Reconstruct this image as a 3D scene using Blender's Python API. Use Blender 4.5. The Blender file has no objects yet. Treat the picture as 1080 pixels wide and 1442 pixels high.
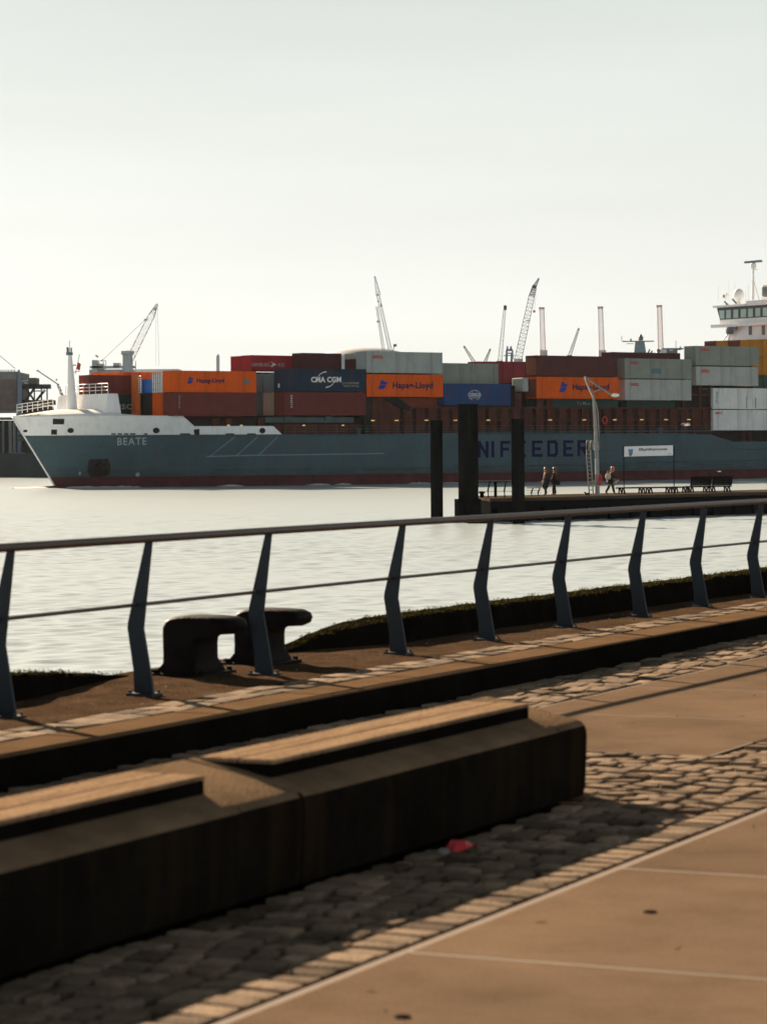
import bpy, bmesh, math, random
from mathutils import Vector, Matrix, Euler
R = random.Random(11)
scene = bpy.context.scene
COL = scene.collection
rad = math.radians

# ------------------------------------------------------------------ camera frame (metres; water at z = 0)
F, K, YH, HW, CX = 4000.0, .007, 634.0, 4.4, 540.0      # focal length in photo pixels, roll, horizon row, eye height, centre column
def uv(x, y): return (x - CX) - (y - YH) * K, (x - CX) * K + (y - YH)
def at(x, y, d):
    """the point of the place seen at photo pixel x, y at depth d"""
    u, v = uv(x, y)
    return Vector((u / F * d, d, HW - v / F * d))
A65 = rad(65)
def Q(u, v, z=0):
    """quay coordinates: u along the quay, v towards the water"""
    return Vector((u * math.cos(A65) - v * math.sin(A65), u * math.sin(A65) + v * math.cos(A65), z))
ZP = HW - 1.625        # raised platform
ZF = HW - 1.8          # promenade
SA = rad(35)
SO = Vector((-22.1, 352.0, 0))
cs, sn = math.cos(SA), math.sin(SA)
def SP(x, y, w=0.0):
    """ship coordinates (s along, z up) of a photo pixel in the plane w metres inboard of the near side"""
    u, v = uv(x, y); k = u / F
    s = (k * (SO.y + cs * w) - SO.x + sn * w) / (cs - k * sn)
    return s, HW - v / F * (SO.y + sn * s + cs * w)
SHIPM = Matrix.Translation(SO) @ Matrix.Rotation(SA, 4, 'Z')

# ------------------------------------------------------------------ materials
def mat(name, col, rough=.7, metal=0., var=.18, vscale=1.5, bump=0., bscale=30., streak=None, spec=None, speck=None, stretch=(1, 1, 1), emit=None):
    m = bpy.data.materials.new(name); m.use_nodes = True
    nt = m.node_tree; N = nt.nodes; L = nt.links
    b = N['Principled BSDF']
    b.inputs['Roughness'].default_value = rough
    b.inputs['Metallic'].default_value = metal
    if spec is not None: b.inputs['Specular IOR Level'].default_value = spec
    tc = N.new('ShaderNodeTexCoord')
    mp = N.new('ShaderNodeMapping'); mp.inputs['Scale'].default_value = stretch
    L.new(tc.outputs['Object'], mp.inputs['Vector'])
    n = N.new('ShaderNodeTexNoise'); n.inputs['Scale'].default_value = vscale; n.inputs['Detail'].default_value = 6; n.inputs['Roughness'].default_value = .65
    L.new(mp.outputs['Vector'], n.inputs['Vector'])
    r = N.new('ShaderNodeValToRGB')
    r.color_ramp.elements[0].position = .3; r.color_ramp.elements[1].position = .72
    r.color_ramp.elements[0].color = [c * (1 - var) for c in col] + [1]
    r.color_ramp.elements[1].color = [min(1, c * (1 + var)) for c in col] + [1]
    L.new(n.outputs['Fac'], r.inputs['Fac'])
    out = r.outputs['Color']
    if speck:                                         # fine grains: (colour, scale, amount)
        n3 = N.new('ShaderNodeTexNoise'); n3.inputs['Scale'].default_value = speck[1]; n3.inputs['Detail'].default_value = 2
        L.new(tc.outputs['Object'], n3.inputs['Vector'])
        r3 = N.new('ShaderNodeValToRGB'); r3.color_ramp.elements[0].position = .52; r3.color_ramp.elements[1].position = .66
        r3.color_ramp.elements[0].color = (0, 0, 0, 1); r3.color_ramp.elements[1].color = (speck[2],) * 3 + (1,)
        L.new(n3.outputs['Fac'], r3.inputs['Fac'])
        x3 = N.new('ShaderNodeMixRGB'); x3.inputs[2].default_value = list(speck[0]) + [1]
        L.new(r3.outputs['Color'], x3.inputs[0]); L.new(out, x3.inputs[1]); out = x3.outputs[0]
    if streak:                                        # vertical run marks: (colour, amount, scale)
        mp2 = N.new('ShaderNodeMapping'); s = streak[2]; mp2.inputs['Scale'].default_value = (s, s, s * .09)
        L.new(tc.outputs['Object'], mp2.inputs['Vector'])
        n2 = N.new('ShaderNodeTexNoise'); n2.inputs['Scale'].default_value = 1; n2.inputs['Detail'].default_value = 5
        L.new(mp2.outputs['Vector'], n2.inputs['Vector'])
        r2 = N.new('ShaderNodeValToRGB'); r2.color_ramp.elements[0].position = .5; r2.color_ramp.elements[1].position = .7
        r2.color_ramp.elements[0].color = (0, 0, 0, 1); r2.color_ramp.elements[1].color = (streak[1],) * 3 + (1,)
        L.new(n2.outputs['Fac'], r2.inputs['Fac'])
        x2 = N.new('ShaderNodeMixRGB'); x2.inputs[2].default_value = list(streak[0]) + [1]
        L.new(r2.outputs['Color'], x2.inputs[0]); L.new(out, x2.inputs[1]); out = x2.outputs[0]
    L.new(out, b.inputs['Base Color'])
    if bump:
        nb = N.new('ShaderNodeTexNoise'); nb.inputs['Scale'].default_value = bscale; nb.inputs['Detail'].default_value = 5
        L.new(tc.outputs['Object'], nb.inputs['Vector'])
        bp = N.new('ShaderNodeBump'); bp.inputs['Strength'].default_value = bump; bp.inputs['Distance'].default_value = .02
        L.new(nb.outputs['Fac'], bp.inputs['Height']); L.new(bp.outputs['Normal'], b.inputs['Normal'])
    if emit:
        b.inputs['Emission Color'].default_value = list(emit[0]) + [1]; b.inputs['Emission Strength'].default_value = emit[1]
    return m
RUST = (.10, .035, .015)
M = {}
M['concrete'] = mat('paving_concrete', (.172, .122, .085), .95, spec=0, var=.22, vscale=.9, bump=.5, bscale=160, speck=((0.0923, 0.0577, 0.0346), 90, .45))
M['joint'] = mat('joint_mortar', (.140, .096, .064), .9, var=.2, vscale=6)
M['sett'] = mat('granite_sett', (.205, .150, .104), .9, spec=.03, var=.38, vscale=5, bump=.5, bscale=60, speck=((.10, .08, .06), 120, .5))
M['settdark'] = mat('joint_sand', (.018, .013, .01), .95, spec=0, var=.4, vscale=9, bump=.6, bscale=90)
M['kerb'] = mat('granite_kerb', (0.1385, 0.0862, 0.0492), .9, spec=0, var=.2, vscale=2.2, bump=.4, bscale=120, speck=((.13, .1, .075), 110, .5))
M['asphalt'] = mat('worn_asphalt', (0.0600, 0.0385, 0.0246), .95, spec=0, var=.45, vscale=2.2, bump=.8, bscale=70, speck=((.2, .135, .09), 75, .55))
M['bench'] = mat('stained_shaded_concrete', (.013, .0105, .008), .95, spec=0, var=.4, vscale=2.5, bump=.5, bscale=45, streak=((.045, .026, .012), .42, 6))  # shade of the bench front put into the colour, plus brown run stains
M['riser'] = mat('shade_black', (.008, .007, .006), .95, spec=0, var=.4, vscale=3, bump=.4, bscale=40)  # near-black colour stands for shade on the step face and seat front
M['benchtop'] = mat('sunlit_concrete', (0.1923, 0.1308, 0.0808), .95, spec=0, var=.3, vscale=3, bump=.5, bscale=60)  # paler copy of the bench concrete for its sunlit top faces
M['plank'] = mat('weathered_plank', (.27, .185, .118), .95, spec=0, var=.42, vscale=7, bump=.4, bscale=70, stretch=(.25, 3.5, 1), speck=((0.0769, 0.0462, 0.0269), 40, .5))
M['iron'] = mat('cast_iron', (.007, .0045, .004), .6, spec=.06, var=.5, vscale=5, bump=.3, bscale=25)
M['post'] = mat('blue_grey_paint', (.015, .021, .029), .55, spec=.3, var=.15, vscale=6, bump=.1, bscale=80)
M['rail'] = mat('handrail_steel', (.055, .036, .028), .4, metal=.2, var=.25, vscale=4, bump=.1, bscale=90)
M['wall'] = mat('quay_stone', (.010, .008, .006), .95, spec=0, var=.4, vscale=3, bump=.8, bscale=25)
M['moss'] = mat('moss', (.15, .12, .016), .95, spec=0, var=.6, vscale=9)
M['red_paper'] = mat('red_paper', (.55, .03, .035), .6, var=.2)
M['white_paper'] = mat('white_paper', (.22, .2, .18), .7, var=.1)
M['gum'] = mat('dark_iron_stud', (.022, .016, .012), .95, spec=0)
M['pile'] = mat('tarred_steel', (.007, .0078, .0085), .85, spec=0, var=.4, vscale=2, bump=.2, bscale=20, streak=((.02, .02, .018), .5, 3))
M['black'] = mat('black_paint', (.008, .0085, .0095), .8, spec=0, var=.3)
M['deckgrey'] = mat('pontoon_deck', (.07, .055, .042), .95, spec=0, var=.2, vscale=1)
M['galv'] = mat('galvanised_steel', (.22, .22, .21), .45, metal=.4, var=.2, vscale=4)
M['lampwhite'] = mat('white_lamp_shell', (.8, .8, .76), .35, var=.05)
M['ringred'] = mat('lifebuoy_red', (.5, .03, .02), .5, var=.1)
M['signwhite'] = mat('sign_white', (.74, .74, .76), .5, var=.06)
M['ink'] = mat('sign_ink', (.02, .022, .03), .6)
M['signblue'] = mat('sign_blue', (.03, .2, .5), .5)
M['signgrey'] = mat('sign_grey', (.12, .14, .17), .5)
# ship
M['hull'] = mat('hull_blue_grey', (.062, .106, .124), .6, spec=.12, var=.16, vscale=.25, bump=.12, bscale=1.2, streak=((.085, .08, .075), .42, .9))
M['boot'] = mat('antifouling_red', (.085, .022, .024), .7, spec=.08, var=.35, vscale=.6, streak=((.05, .035, .035), .7, 1.2))
M['white'] = mat('ship_white', (.80, .80, .80), .5, var=.04, vscale=.5, streak=((.42, .36, .3), .22, 1.6))
M['strake'] = mat('pale_blue_steel', (.17, .25, .28), .5, var=.1)
M['letterblue'] = mat('hull_letter_blue', (.004, .009, .055), .8, spec=0, var=.15)
M['lettergrey'] = mat('hull_letter_grey', (.40, .43, .42), .5, var=.1)
M['shipred'] = mat('oxide_red', (.09, .028, .022), .75, spec=.08, var=.3, vscale=.8, streak=((.03, .014, .012), .6, 1.3))
M['shipdark'] = mat('ship_dark_steel', (.02, .018, .018), .8, spec=.08, var=.3)  # even dark steel of coamings, hold and stowage
M['shipteal'] = mat('teal_steel', (.045, .075, .075), .6, var=.3, vscale=.6)
M['openings'] = mat('dark_opening', (.012, .009, .009), .9, var=.3)
M['lamplit'] = mat('lit_deck_lamp', (.8, .6, .25), .5, emit=((1., .62, .18), .2))
M['bridgeglass'] = mat('bridge_glass', (.36, .46, .42), .12, var=.1, vscale=.4)
M['bridgedark'] = mat('bridge_band', (.012, .022, .03), .3, var=.2)
M['orangepost'] = mat('orange_steel', (.55, .12, .015), .6)
M['foam'] = mat('foam_white', (.75, .76, .74), .8, var=.1)
# containers
CC = {'orange': (.68, .10, .006), 'maroon': (.145, .032, .03), 'darkmaroon': (.085, .026, .026), 'red': (.30, .022, .028), 'rose': (.25, .03, .042), 'navy': (.012, .03, .058), 'green': (.016, .05, .042),
      'black': (.02, .025, .026), 'grey': (.33, .36, .345), 'palegrey': (.40, .41, .385), 'olive': (.24, .26, .225), 'blue': (.014, .055, .16), 'brightblue': (.05, .2, .62), 'beige': (.40, .36, .29), 'white': (.70, .69, .66),
      'yellow': (.42, .19, .02), 'brown': (.20, .06, .03), 'slate': (.13, .17, .19), 'teal': (.03, .07, .065), 'brick': (.22, .05, .03)}
for k, c in CC.items():
    M['c_' + k] = mat('container_' + k, c, .65, spec=.12, var=.13, vscale=.5, streak=(tuple(x * .45 + y * .6 for x, y in zip(c, RUST)), .55, 1.8), bump=.1, bscale=3)
M['t_white'] = mat('lettering_white', (.72, .72, .7), .6, spec=.05, var=.1)
M['t_red'] = mat('lettering_red', (.55, .04, .035), .6, spec=.05, var=.1)
M['t_navy'] = mat('lettering_navy', (.012, .022, .08), .6, spec=.05, var=.1)
M['t_black'] = mat('lettering_black', (.02, .012, .01), .6, spec=.05, var=.1)
M['t_pale'] = mat('lettering_pale', (.42, .42, .4), .6, spec=.05, var=.1)
M['t_blue'] = mat('logo_blue', (.02, .05, .26), .6, spec=.05, var=.1)
M['t_dim'] = mat('lettering_faded_blue', (.07, .14, .17), .6, var=.1)
# far shore
M['far_green'] = mat('dock_green_black', (.022, .035, .036), .8, var=.35, vscale=.2)
M['far_grey'] = mat('grey_cladding', (.14, .145, .145), .7, var=.3, vscale=.3)
M['far_rust'] = mat('rusty_cladding', (.11, .085, .078), .8, var=.4, vscale=.4)
M['far_blue'] = mat('crane_blue', (.18, .27, .36), .6, var=.15, vscale=.5)
M['far_steel'] = mat('crane_grey', (.46, .48, .47), .6, var=.15)
M['far_pink'] = mat('faded_red_white', (.62, .45, .44), .7, var=.25, vscale=.25)
M['far_pale'] = mat('pale_roof', (.55, .57, .6), .6, var=.08)
M['far_navy'] = mat('naval_grey', (.16, .21, .25), .6, var=.15)
M['far_dark'] = mat('dark_steel', (.12, .14, .145), .6)
# people
M['skin'] = mat('skin', (.34, .17, .11), .6, var=.06, vscale=8)
M['hairbrown'] = mat('brown_hair', (.14, .06, .03), .5, var=.3, vscale=20)
M['hairred'] = mat('ginger_hair', (.42, .12, .03), .5, var=.3, vscale=20)
M['clothdark'] = mat('dark_cloth', (.015, .015, .018), .9, var=.3, vscale=12)
M['clothbrown'] = mat('brown_cloth', (.03, .016, .012), .9, var=.3, vscale=12)
M['clothmaroon'] = mat('maroon_cloth', (.04, .012, .012), .9, var=.3, vscale=12)
M['clothbeige'] = mat('beige_cloth', (.55, .45, .32), .9, var=.15, vscale=12)
M['shoepink'] = mat('red_shoe', (.45, .05, .08), .6)
M['gull'] = mat('gull_white', (.78, .77, .74), .8, var=.05)
M['gullgrey'] = mat('gull_grey', (.4, .41, .42), .8, var=.1)

# ------------------------------------------------------------------ mesh builder
class MB:
    def __init__(s): s.v = []; s.f = []; s.m = []
    def add(s, verts, faces, mi=0):
        o = len(s.v); s.v += [Vector(p) for p in verts]; s.f += [tuple(o + i for i in f) for f in faces]; s.m += [mi] * len(faces); return s
    def box(s, a, b, mi=0, mtx=None):
        x0, x1 = sorted((a[0], b[0])); y0, y1 = sorted((a[1], b[1])); z0, z1 = sorted((a[2], b[2]))
        v = [Vector(p) for p in ((x0, y0, z0), (x1, y0, z0), (x1, y1, z0), (x0, y1, z0), (x0, y0, z1), (x1, y0, z1), (x1, y1, z1), (x0, y1, z1))]
        if mtx: v = [mtx @ p for p in v]
        return s.add(v, [(3, 2, 1, 0), (4, 5, 6, 7), (0, 1, 5, 4), (1, 2, 6, 5), (2, 3, 7, 6), (3, 0, 4, 7)], mi)
    def tube(s, p0, p1, r0, r1=None, n=8, mi=0, cap=True):
        p0 = Vector(p0); p1 = Vector(p1); r1 = r0 if r1 is None else r1
        d = (p1 - p0); 
        if d.length < 1e-6: return s
        q = d.to_track_quat('Z', 'Y').to_matrix()
        v = []
        for p, r in ((p0, r0), (p1, r1)):
            for i in range(n):
                a = 2 * math.pi * i / n; v.append(p + q @ Vector((r * math.cos(a), r * math.sin(a), 0)))
        f = [(i, (i + 1) % n, n + (i + 1) % n, n + i) for i in range(n)]
        if cap: f += [tuple(range(n - 1, -1, -1)), tuple(range(n, 2 * n))]
        return s.add(v, f, mi)
    def path(s, pts, r, n=8, mi=0):
        pts = [Vector(p) for p in pts]; rs = r if isinstance(r, (list, tuple)) else [r] * len(pts)
        v = []
        for k, p in enumerate(pts):
            t = (pts[min(k + 1, len(pts) - 1)] - pts[max(k - 1, 0)]).normalized()
            q = t.to_track_quat('Z', 'Y').to_matrix()
            for i in range(n):
                a = 2 * math.pi * i / n; v.append(p + q @ Vector((rs[k] * math.cos(a), rs[k] * math.sin(a), 0)))
        f = []
        for k in range(len(pts) - 1):
            for i in range(n): f.append((k * n + i, k * n + (i + 1) % n, (k + 1) * n + (i + 1) % n, (k + 1) * n + i))
        f += [tuple(range(n - 1, -1, -1)), tuple((len(pts) - 1) * n + i for i in range(n))]
        return s.add(v, f, mi)
    def prism(s, poly, fn, a, b, mi=0):
        """poly of 2-D points, fn(p, q, h) -> 3-D, between heights a and b"""
        n = len(poly)
        v = [fn(p[0], p[1], a) for p in poly] + [fn(p[0], p[1], b) for p in poly]
        f = [(i, (i + 1) % n, n + (i + 1) % n, n + i) for i in range(n)] + [tuple(range(n - 1, -1, -1)), tuple(range(n, 2 * n))]
        return s.add(v, f, mi)
    def grid(s, rows, mi=0, closed=False):
        n = len(rows[0]); v = [p for r in rows for p in r]; f = []
        for i in range(len(rows) - 1):
            for j in range(n if closed else n - 1):
                j2 = (j + 1) % n; f.append((i * n + j, i * n + j2, (i + 1) * n + j2, (i + 1) * n + j))
        return s.add(v, f, mi)
    def lathe(s, prof, c=(0, 0, 0), n=16, mi=0):
        rows = [[Vector((c[0] + r * math.cos(2 * math.pi * i / n), c[1] + r * math.sin(2 * math.pi * i / n), c[2] + z)) for i in range(n)] for r, z in prof]
        return s.grid(rows, mi, True)
    def ball(s, c, rx, ry=None, rz=None, n=12, m=8, mi=0, mtx=None):
        ry = rx if ry is None else ry; rz = rx if rz is None else rz
        rows = []
        for k in range(m + 1):
            t = math.pi * k / m; st = max(math.sin(t), .02)
            row = [Vector((rx * st * math.cos(2 * math.pi * i / n), ry * st * math.sin(2 * math.pi * i / n), -rz * math.cos(t))) for i in range(n)]
            if mtx: row = [mtx @ p for p in row]
            rows.append([Vector(c) + p for p in row])
        return s.grid(rows, mi, True)
    def lattice(s, p0, p1, w0, w1, r, bays, mi=0, side=None):
        """four chords with cross bracing between p0 and p1"""
        p0 = Vector(p0); p1 = Vector(p1); t = (p1 - p0).normalized()
        a = (side or Vector((0, 1, 0))).normalized(); b = t.cross(a).normalized(); a = b.cross(t).normalized()
        C = [(1, 1), (1, -1), (-1, -1), (-1, 1)]
        def P(k, c):
            q = k / bays; w = (w0 + (w1 - w0) * q) / 2; return p0 + (p1 - p0) * q + a * (c[0] * w) + b * (c[1] * w)
        for c in C: s.tube(P(0, c), P(bays, c), r, n=4, mi=mi)
        for k in range(bays):
            for i in range(4):
                c, d = C[i], C[(i + 1) % 4]
                s.tube(P(k, c if k % 2 else d), P(k + 1, d if k % 2 else c), r * .6, n=3, mi=mi, cap=False)
                s.tube(P(k + 1, c), P(k + 1, d), r * .6, n=3, mi=mi, cap=False)
        return s
    def build(s, name, mats, parent=None, smooth=False, bevel=0, origin=None, sharp=None):
        me = bpy.data.meshes.new(name)
        o = Vector(origin) if origin is not None else Vector((0, 0, 0))
        me.from_pydata([tuple(p - o) for p in s.v], [], s.f)
        for m_ in (mats if isinstance(mats, (list, tuple)) else [mats]): me.materials.append(m_)
        bm = bmesh.new(); bm.from_mesh(me)
        for i, fc in enumerate(bm.faces): fc.material_index = s.m[i]
        bmesh.ops.recalc_face_normals(bm, faces=bm.faces[:])
        bm.to_mesh(me); bm.free()
        ob = bpy.data.objects.new(name, me); COL.objects.link(ob)
        ob.location = o
        if parent: ob.parent = parent
        if smooth:
            for p in me.polygons: p.use_smooth = True
            if sharp is not None: me.set_sharp_from_angle(angle=rad(sharp))
        if bevel:
            bv = ob.modifiers.new('bevel', 'BEVEL'); bv.width = bevel; bv.segments = 2; bv.limit_method = 'ANGLE'; bv.angle_limit = rad(35)
        return ob
def tag(o, label=None, cat=None, group=None, kind=None):
    if label: o['label'] = label
    if cat: o['category'] = cat
    if group: o['group'] = group
    if kind: o['kind'] = kind
    return o
def empty(name, loc=(0, 0, 0), rz=0, label=None, cat=None, group=None):
    o = bpy.data.objects.new(name, None); COL.objects.link(o)
    o.location = loc; o.rotation_euler = (0, 0, rz); o.empty_display_size = .3
    return tag(o, label, cat, group)
def copy_tree(o, parent=None):
    c = o.copy(); COL.objects.link(c)
    if parent: c.parent = parent
    for ch in o.children: copy_tree(ch, c)
    return c
def text_polys(body, bold=.0, spacing=1.0, res=2):
    """flat outline of a line of writing: (vertices, faces) normalised to a unit box"""
    cu = bpy.data.curves.new('writing', 'FONT'); cu.body = body; cu.size = 1; cu.offset = bold; cu.space_character = spacing; cu.resolution_u = res
    ob = bpy.data.objects.new('writing', cu); COL.objects.link(ob)
    dg = bpy.context.evaluated_depsgraph_get(); me = bpy.data.meshes.new_from_object(ob.evaluated_get(dg))
    vs = [Vector(v.co) for v in me.vertices]; fs = [tuple(p.vertices) for p in me.polygons]
    bpy.data.objects.remove(ob); bpy.data.curves.remove(cu); bpy.data.meshes.remove(me)
    x0 = min(v.x for v in vs); x1 = max(v.x for v in vs); y0 = min(v.y for v in vs); y1 = max(v.y for v in vs)
    return [((v.x - x0) / (x1 - x0), (v.y - y0) / (y1 - y0)) for v in vs], fs

# ================================================================== SETTING: quay, paving, water
def struct(o, label=None): return tag(o, label, kind='structure')
# ---- water
mw = bpy.data.materials.new('river_water'); mw.use_nodes = True
nt = mw.node_tree; N = nt.nodes; L = nt.links; b = N['Principled BSDF']
b.inputs['Base Color'].default_value = (.39, .47, .51, 1); b.inputs['Roughness'].default_value = .28; b.inputs['IOR'].default_value = 1.33
tc = N.new('ShaderNodeTexCoord')
hs = []
for sc_, st, amp in (((.22, .5, 1), 3, 1.0), ((1.1, 2.3, 1), 4, .38), ((4.5, 8, 1), 3, .10)):
    mp = N.new('ShaderNodeMapping'); mp.inputs['Scale'].default_value = sc_; mp.inputs['Rotation'].default_value = (0, 0, rad(12))
    L.new(tc.outputs['Object'], mp.inputs['Vector'])
    n = N.new('ShaderNodeTexNoise'); n.inputs['Scale'].default_value = 1; n.inputs['Detail'].default_value = st; n.inputs['Roughness'].default_value = .55
    L.new(mp.outputs['Vector'], n.inputs['Vector'])
    mu = N.new('ShaderNodeMath'); mu.operation = 'MULTIPLY'; mu.inputs[1].default_value = amp; L.new(n.outputs['Fac'], mu.inputs[0]); hs.append(mu)
ad = N.new('ShaderNodeMath'); L.new(hs[0].outputs[0], ad.inputs[0]); L.new(hs[1].outputs[0], ad.inputs[1])
ad2 = N.new('ShaderNodeMath'); L.new(ad.outputs[0], ad2.inputs[0]); L.new(hs[2].outputs[0], ad2.inputs[1])
bp = N.new('ShaderNodeBump'); bp.inputs['Strength'].default_value = .9; bp.inputs['Distance'].default_value = .07
L.new(ad2.outputs[0], bp.inputs['Height']); L.new(bp.outputs['Normal'], b.inputs['Normal'])
struct(MB().add([(-700, -80, -.16), (700, -80, -.16), (700, 1500, -.16), (-700, 1500, -.16)], [(0, 1, 2, 3)]).build('river', mw), 'wide pale river reaching to the far shore')
import numpy as np
def waves(nr=1150, nc=420):
    t = np.linspace(0, 1, nr); d0, d1 = 18., 430.
    Yr = 1 / ((1 / d0) * (1 - t) + (1 / d1) * t) * .55 + (d0 + (d1 - d0) * t) * .45      # denser near the quay
    q = np.linspace(-1, 1, nc)
    Y = np.repeat(Yr[:, None], nc, 1); X = q[None, :] * (Yr[:, None] * .30 + 6)
    dy = np.gradient(Yr)[:, None]; dx = (X[:, 1] - X[:, 0])[:, None]; sp_ = np.maximum(dy, dx)
    rg = np.random.RandomState(5); Z = np.zeros_like(X)
    for lam in np.geomspace(.35, 4.5, 44):
        th = rad(80) + rg.normal(0, .8); k = 2 * np.pi / lam; ph = rg.uniform(0, 6.28)
        sl_ = .030 * rg.uniform(.6, 1.3) * (1.5 if lam < 1.1 else .8 if lam < 2 else .3)
        att = np.clip((lam / sp_ - 2.2) / 2.5, 0, 1)
        Z += att * sl_ / k * np.sin(k * (X * math.cos(th) + Y * math.sin(th)) + ph + .9 * np.sin(X * .11 + Y * .07 + ph))
    gust = .55 + .45 * np.sin(X * .05 + 1.3 * np.sin(Y * .045)) * np.sin(Y * .083 + .7 * np.sin(X * .09))
    Z *= .6 + .6 * gust
    me = bpy.data.meshes.new('water'); n = nr * nc
    co = np.stack([X, Y, Z], -1).reshape(-1).astype(np.float32)
    i = np.arange(nr - 1)[:, None] * nc + np.arange(nc - 1)[None, :]
    f = np.stack([i, i + 1, i + 1 + nc, i + nc], -1).reshape(-1).astype(np.int32); nf = f.size // 4
    me.vertices.add(n); me.vertices.foreach_set('co', co); me.loops.add(f.size); me.loops.foreach_set('vertex_index', f)
    me.polygons.add(nf); me.polygons.foreach_set('loop_start', np.arange(0, f.size, 4, dtype=np.int32)); me.polygons.foreach_set('use_smooth', np.ones(nf, dtype=bool))
    me.update(calc_edges=True); me.validate(); me.materials.append(mw)
    o = bpy.data.objects.new('water', me); COL.objects.link(o); return o
struct(waves(), 'pale rippled river water between the quay and the far shore')

# ---- quay body and paving (u along, v towards water)
qb = MB()
U0, U1 = -12, 60
def qbox(mb, u0, u1, v0, v1, z0, z1, mi=0):
    v = [Q(u0, v0, z0), Q(u1, v0, z0), Q(u1, v1, z0), Q(u0, v1, z0), Q(u0, v0, z1), Q(u1, v0, z1), Q(u1, v1, z1), Q(u0, v1, z1)]
    return mb.add(v, [(3, 2, 1, 0), (4, 5, 6, 7), (0, 1, 5, 4), (1, 2, 6, 5), (2, 3, 7, 6), (3, 0, 4, 7)], mi)
def qsheet(mb, u0, u1, v0, v1, z, mi=0):
    return mb.add([Q(u0, v0, z), Q(u1, v0, z), Q(u1, v1, z), Q(u0, v1, z)], [(0, 1, 2, 3)], mi)
qbox(qb, U0, U1, -30, 8.29, -1.5, ZF - .04)
struct(qb.build('ground', M['settdark']), 'bedding of the lower promenade')
# panels
pv = MB(); PT = []
def panel(u0, u1, v0, v1):
    g = .014; c = .006
    a = [Q(u0 + g, v0 + g, ZF - .03), Q(u1 - g, v0 + g, ZF - .03), Q(u1 - g, v1 - g, ZF - .03), Q(u0 + g, v1 - g, ZF - .03)]
    m_ = [Q(u0 + g, v0 + g, ZF - c), Q(u1 - g, v0 + g, ZF - c), Q(u1 - g, v1 - g, ZF - c), Q(u0 + g, v1 - g, ZF - c)]
    t = [Q(u0 + g + c, v0 + g + c, ZF), Q(u1 - g - c, v0 + g + c, ZF), Q(u1 - g - c, v1 - g - c, ZF), Q(u0 + g + c, v1 - g - c, ZF)]
    PT.extend([R.uniform(.9, 1.1)] * 12)
    pv.add(a + m_ + t, [(8, 9, 10, 11)] + [(i, (i + 1) % 4, 4 + (i + 1) % 4, 4 + i) for i in range(4)] + [(4 + i, 4 + (i + 1) % 4, 8 + (i + 1) % 4, 8 + i) for i in range(4)])
uu = 9.27 - 2.21 * 9
while uu < 58:
    for va in (2.05, -.15, -2.35, -4.55): panel(uu, uu + 2.21, va, va + 2.2)
    uu += 2.21
uu = 15.85
while uu < 58:
    panel(uu, uu + 2.2, 5.3, 7.4); uu += 2.2
o = pv.build('promenade_paving', M['concrete']); o.data.attributes.new('tone', 'FLOAT', 'POINT').data.foreach_set('value', PT)
struct(o, 'large warm brown concrete paving panels of the promenade')
jm = MB(); qsheet(jm, U0, U1, -4.55, 4.25, ZF - .0015); qsheet(jm, 15.85, U1, 5.3, 7.4, ZF - .0015)
# pale edge strips of the panels
qbox(jm, U0, U1, 4.252, 4.274, ZF - .03, ZF - .002)
struct(jm.build('paving_joints', M['joint']), 'pale mortar joints and edge strip of the paving panels')
# setts
TONES = {}
def sett_build(name):
    o = sm.build(name, M['sett'], smooth=True, sharp=50)
    at_ = o.data.attributes.new('tone', 'FLOAT', 'POINT'); at_.data.foreach_set('value', TONES[id(sm)]); return o
sm = MB()
def sett(c, du, dv, rot=0, h=None, tilt=.03):
    h = R.uniform(-.011, .009) if h is None else h
    n = 12; tu, tv = R.uniform(-tilt, tilt), R.uniform(-tilt, tilt)
    rings = []
    jit = [R.uniform(.96, 1.03) for _ in range(n)]
    tone = R.choice((.5, .7, .85, .95, 1, 1.05, 1.2, 1.35)) * R.uniform(.9, 1.1)
    for sc_, z in ((.97, -.07), (1.0, -.012), (.955, -.001), (.6, .002)):
        ring = []
        for i in range(n):
            a = 2 * math.pi * (i + .5) / n + rot
            ca, sa = math.cos(a), math.sin(a); e = .15
            x = math.copysign(abs(ca) ** e, ca) * du / 2 * sc_ * jit[i]; y = math.copysign(abs(sa) ** e, sa) * dv / 2 * sc_ * jit[i]
            ring.append(Q(c[0] + x, c[1] + y, ZF + h + z + x * tu + y * tv))
        rings.append(ring)
    sm.grid(rings, 0, True); k = len(sm.v) - n
    sm.f.append(tuple(range(k, k + n))); sm.m.append(0); TONES.setdefault(id(sm), []).extend([tone] * (n * 4))
def settfield(u0, u1, v0, v1, pu=.17, pv_=.2):
    nu = max(1, round((u1 - u0) / pu)); u = u0
    for i in range(nu):
        du = (u1 - u0) / nu; wv = [R.uniform(.7, 1.35) for _ in range(max(1, round((v1 - v0) / pv_)))]; k = (v1 - v0) / sum(wv); v = v0
        for q in wv:
            dv = q * k; g = R.uniform(.02, .042)
            sett((u + du / 2 + R.uniform(-.008, .008), v + dv / 2), du - g - R.uniform(0, .02), dv - g, tilt=.06)
            v += dv
        u += du
uu = 5.0
while uu < 40:                                         # header course along the panels
    du = R.uniform(.12, .17); sett((uu + du / 2, 4.4), du - .02, .19, h=R.uniform(-.003, .003)); uu += du
settfield(5.5, 13.85, 4.51, 5.26, .165, .155)
settfield(13.85, 20, 4.51, 5.27, .165, .155)
settfield(20, 40, 4.51, 5.28, .2, .2)
settfield(13.86, 15.82, 5.28, 8.27, .165, .165)
settfield(5.5, 13.8, 5.9, 8.27, .18, .18)
settfield(15.85, 42, 7.43, 8.27, .3, .17)
struct(sett_build('cobble_paving'), 'uneven granite setts around the benches')
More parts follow.
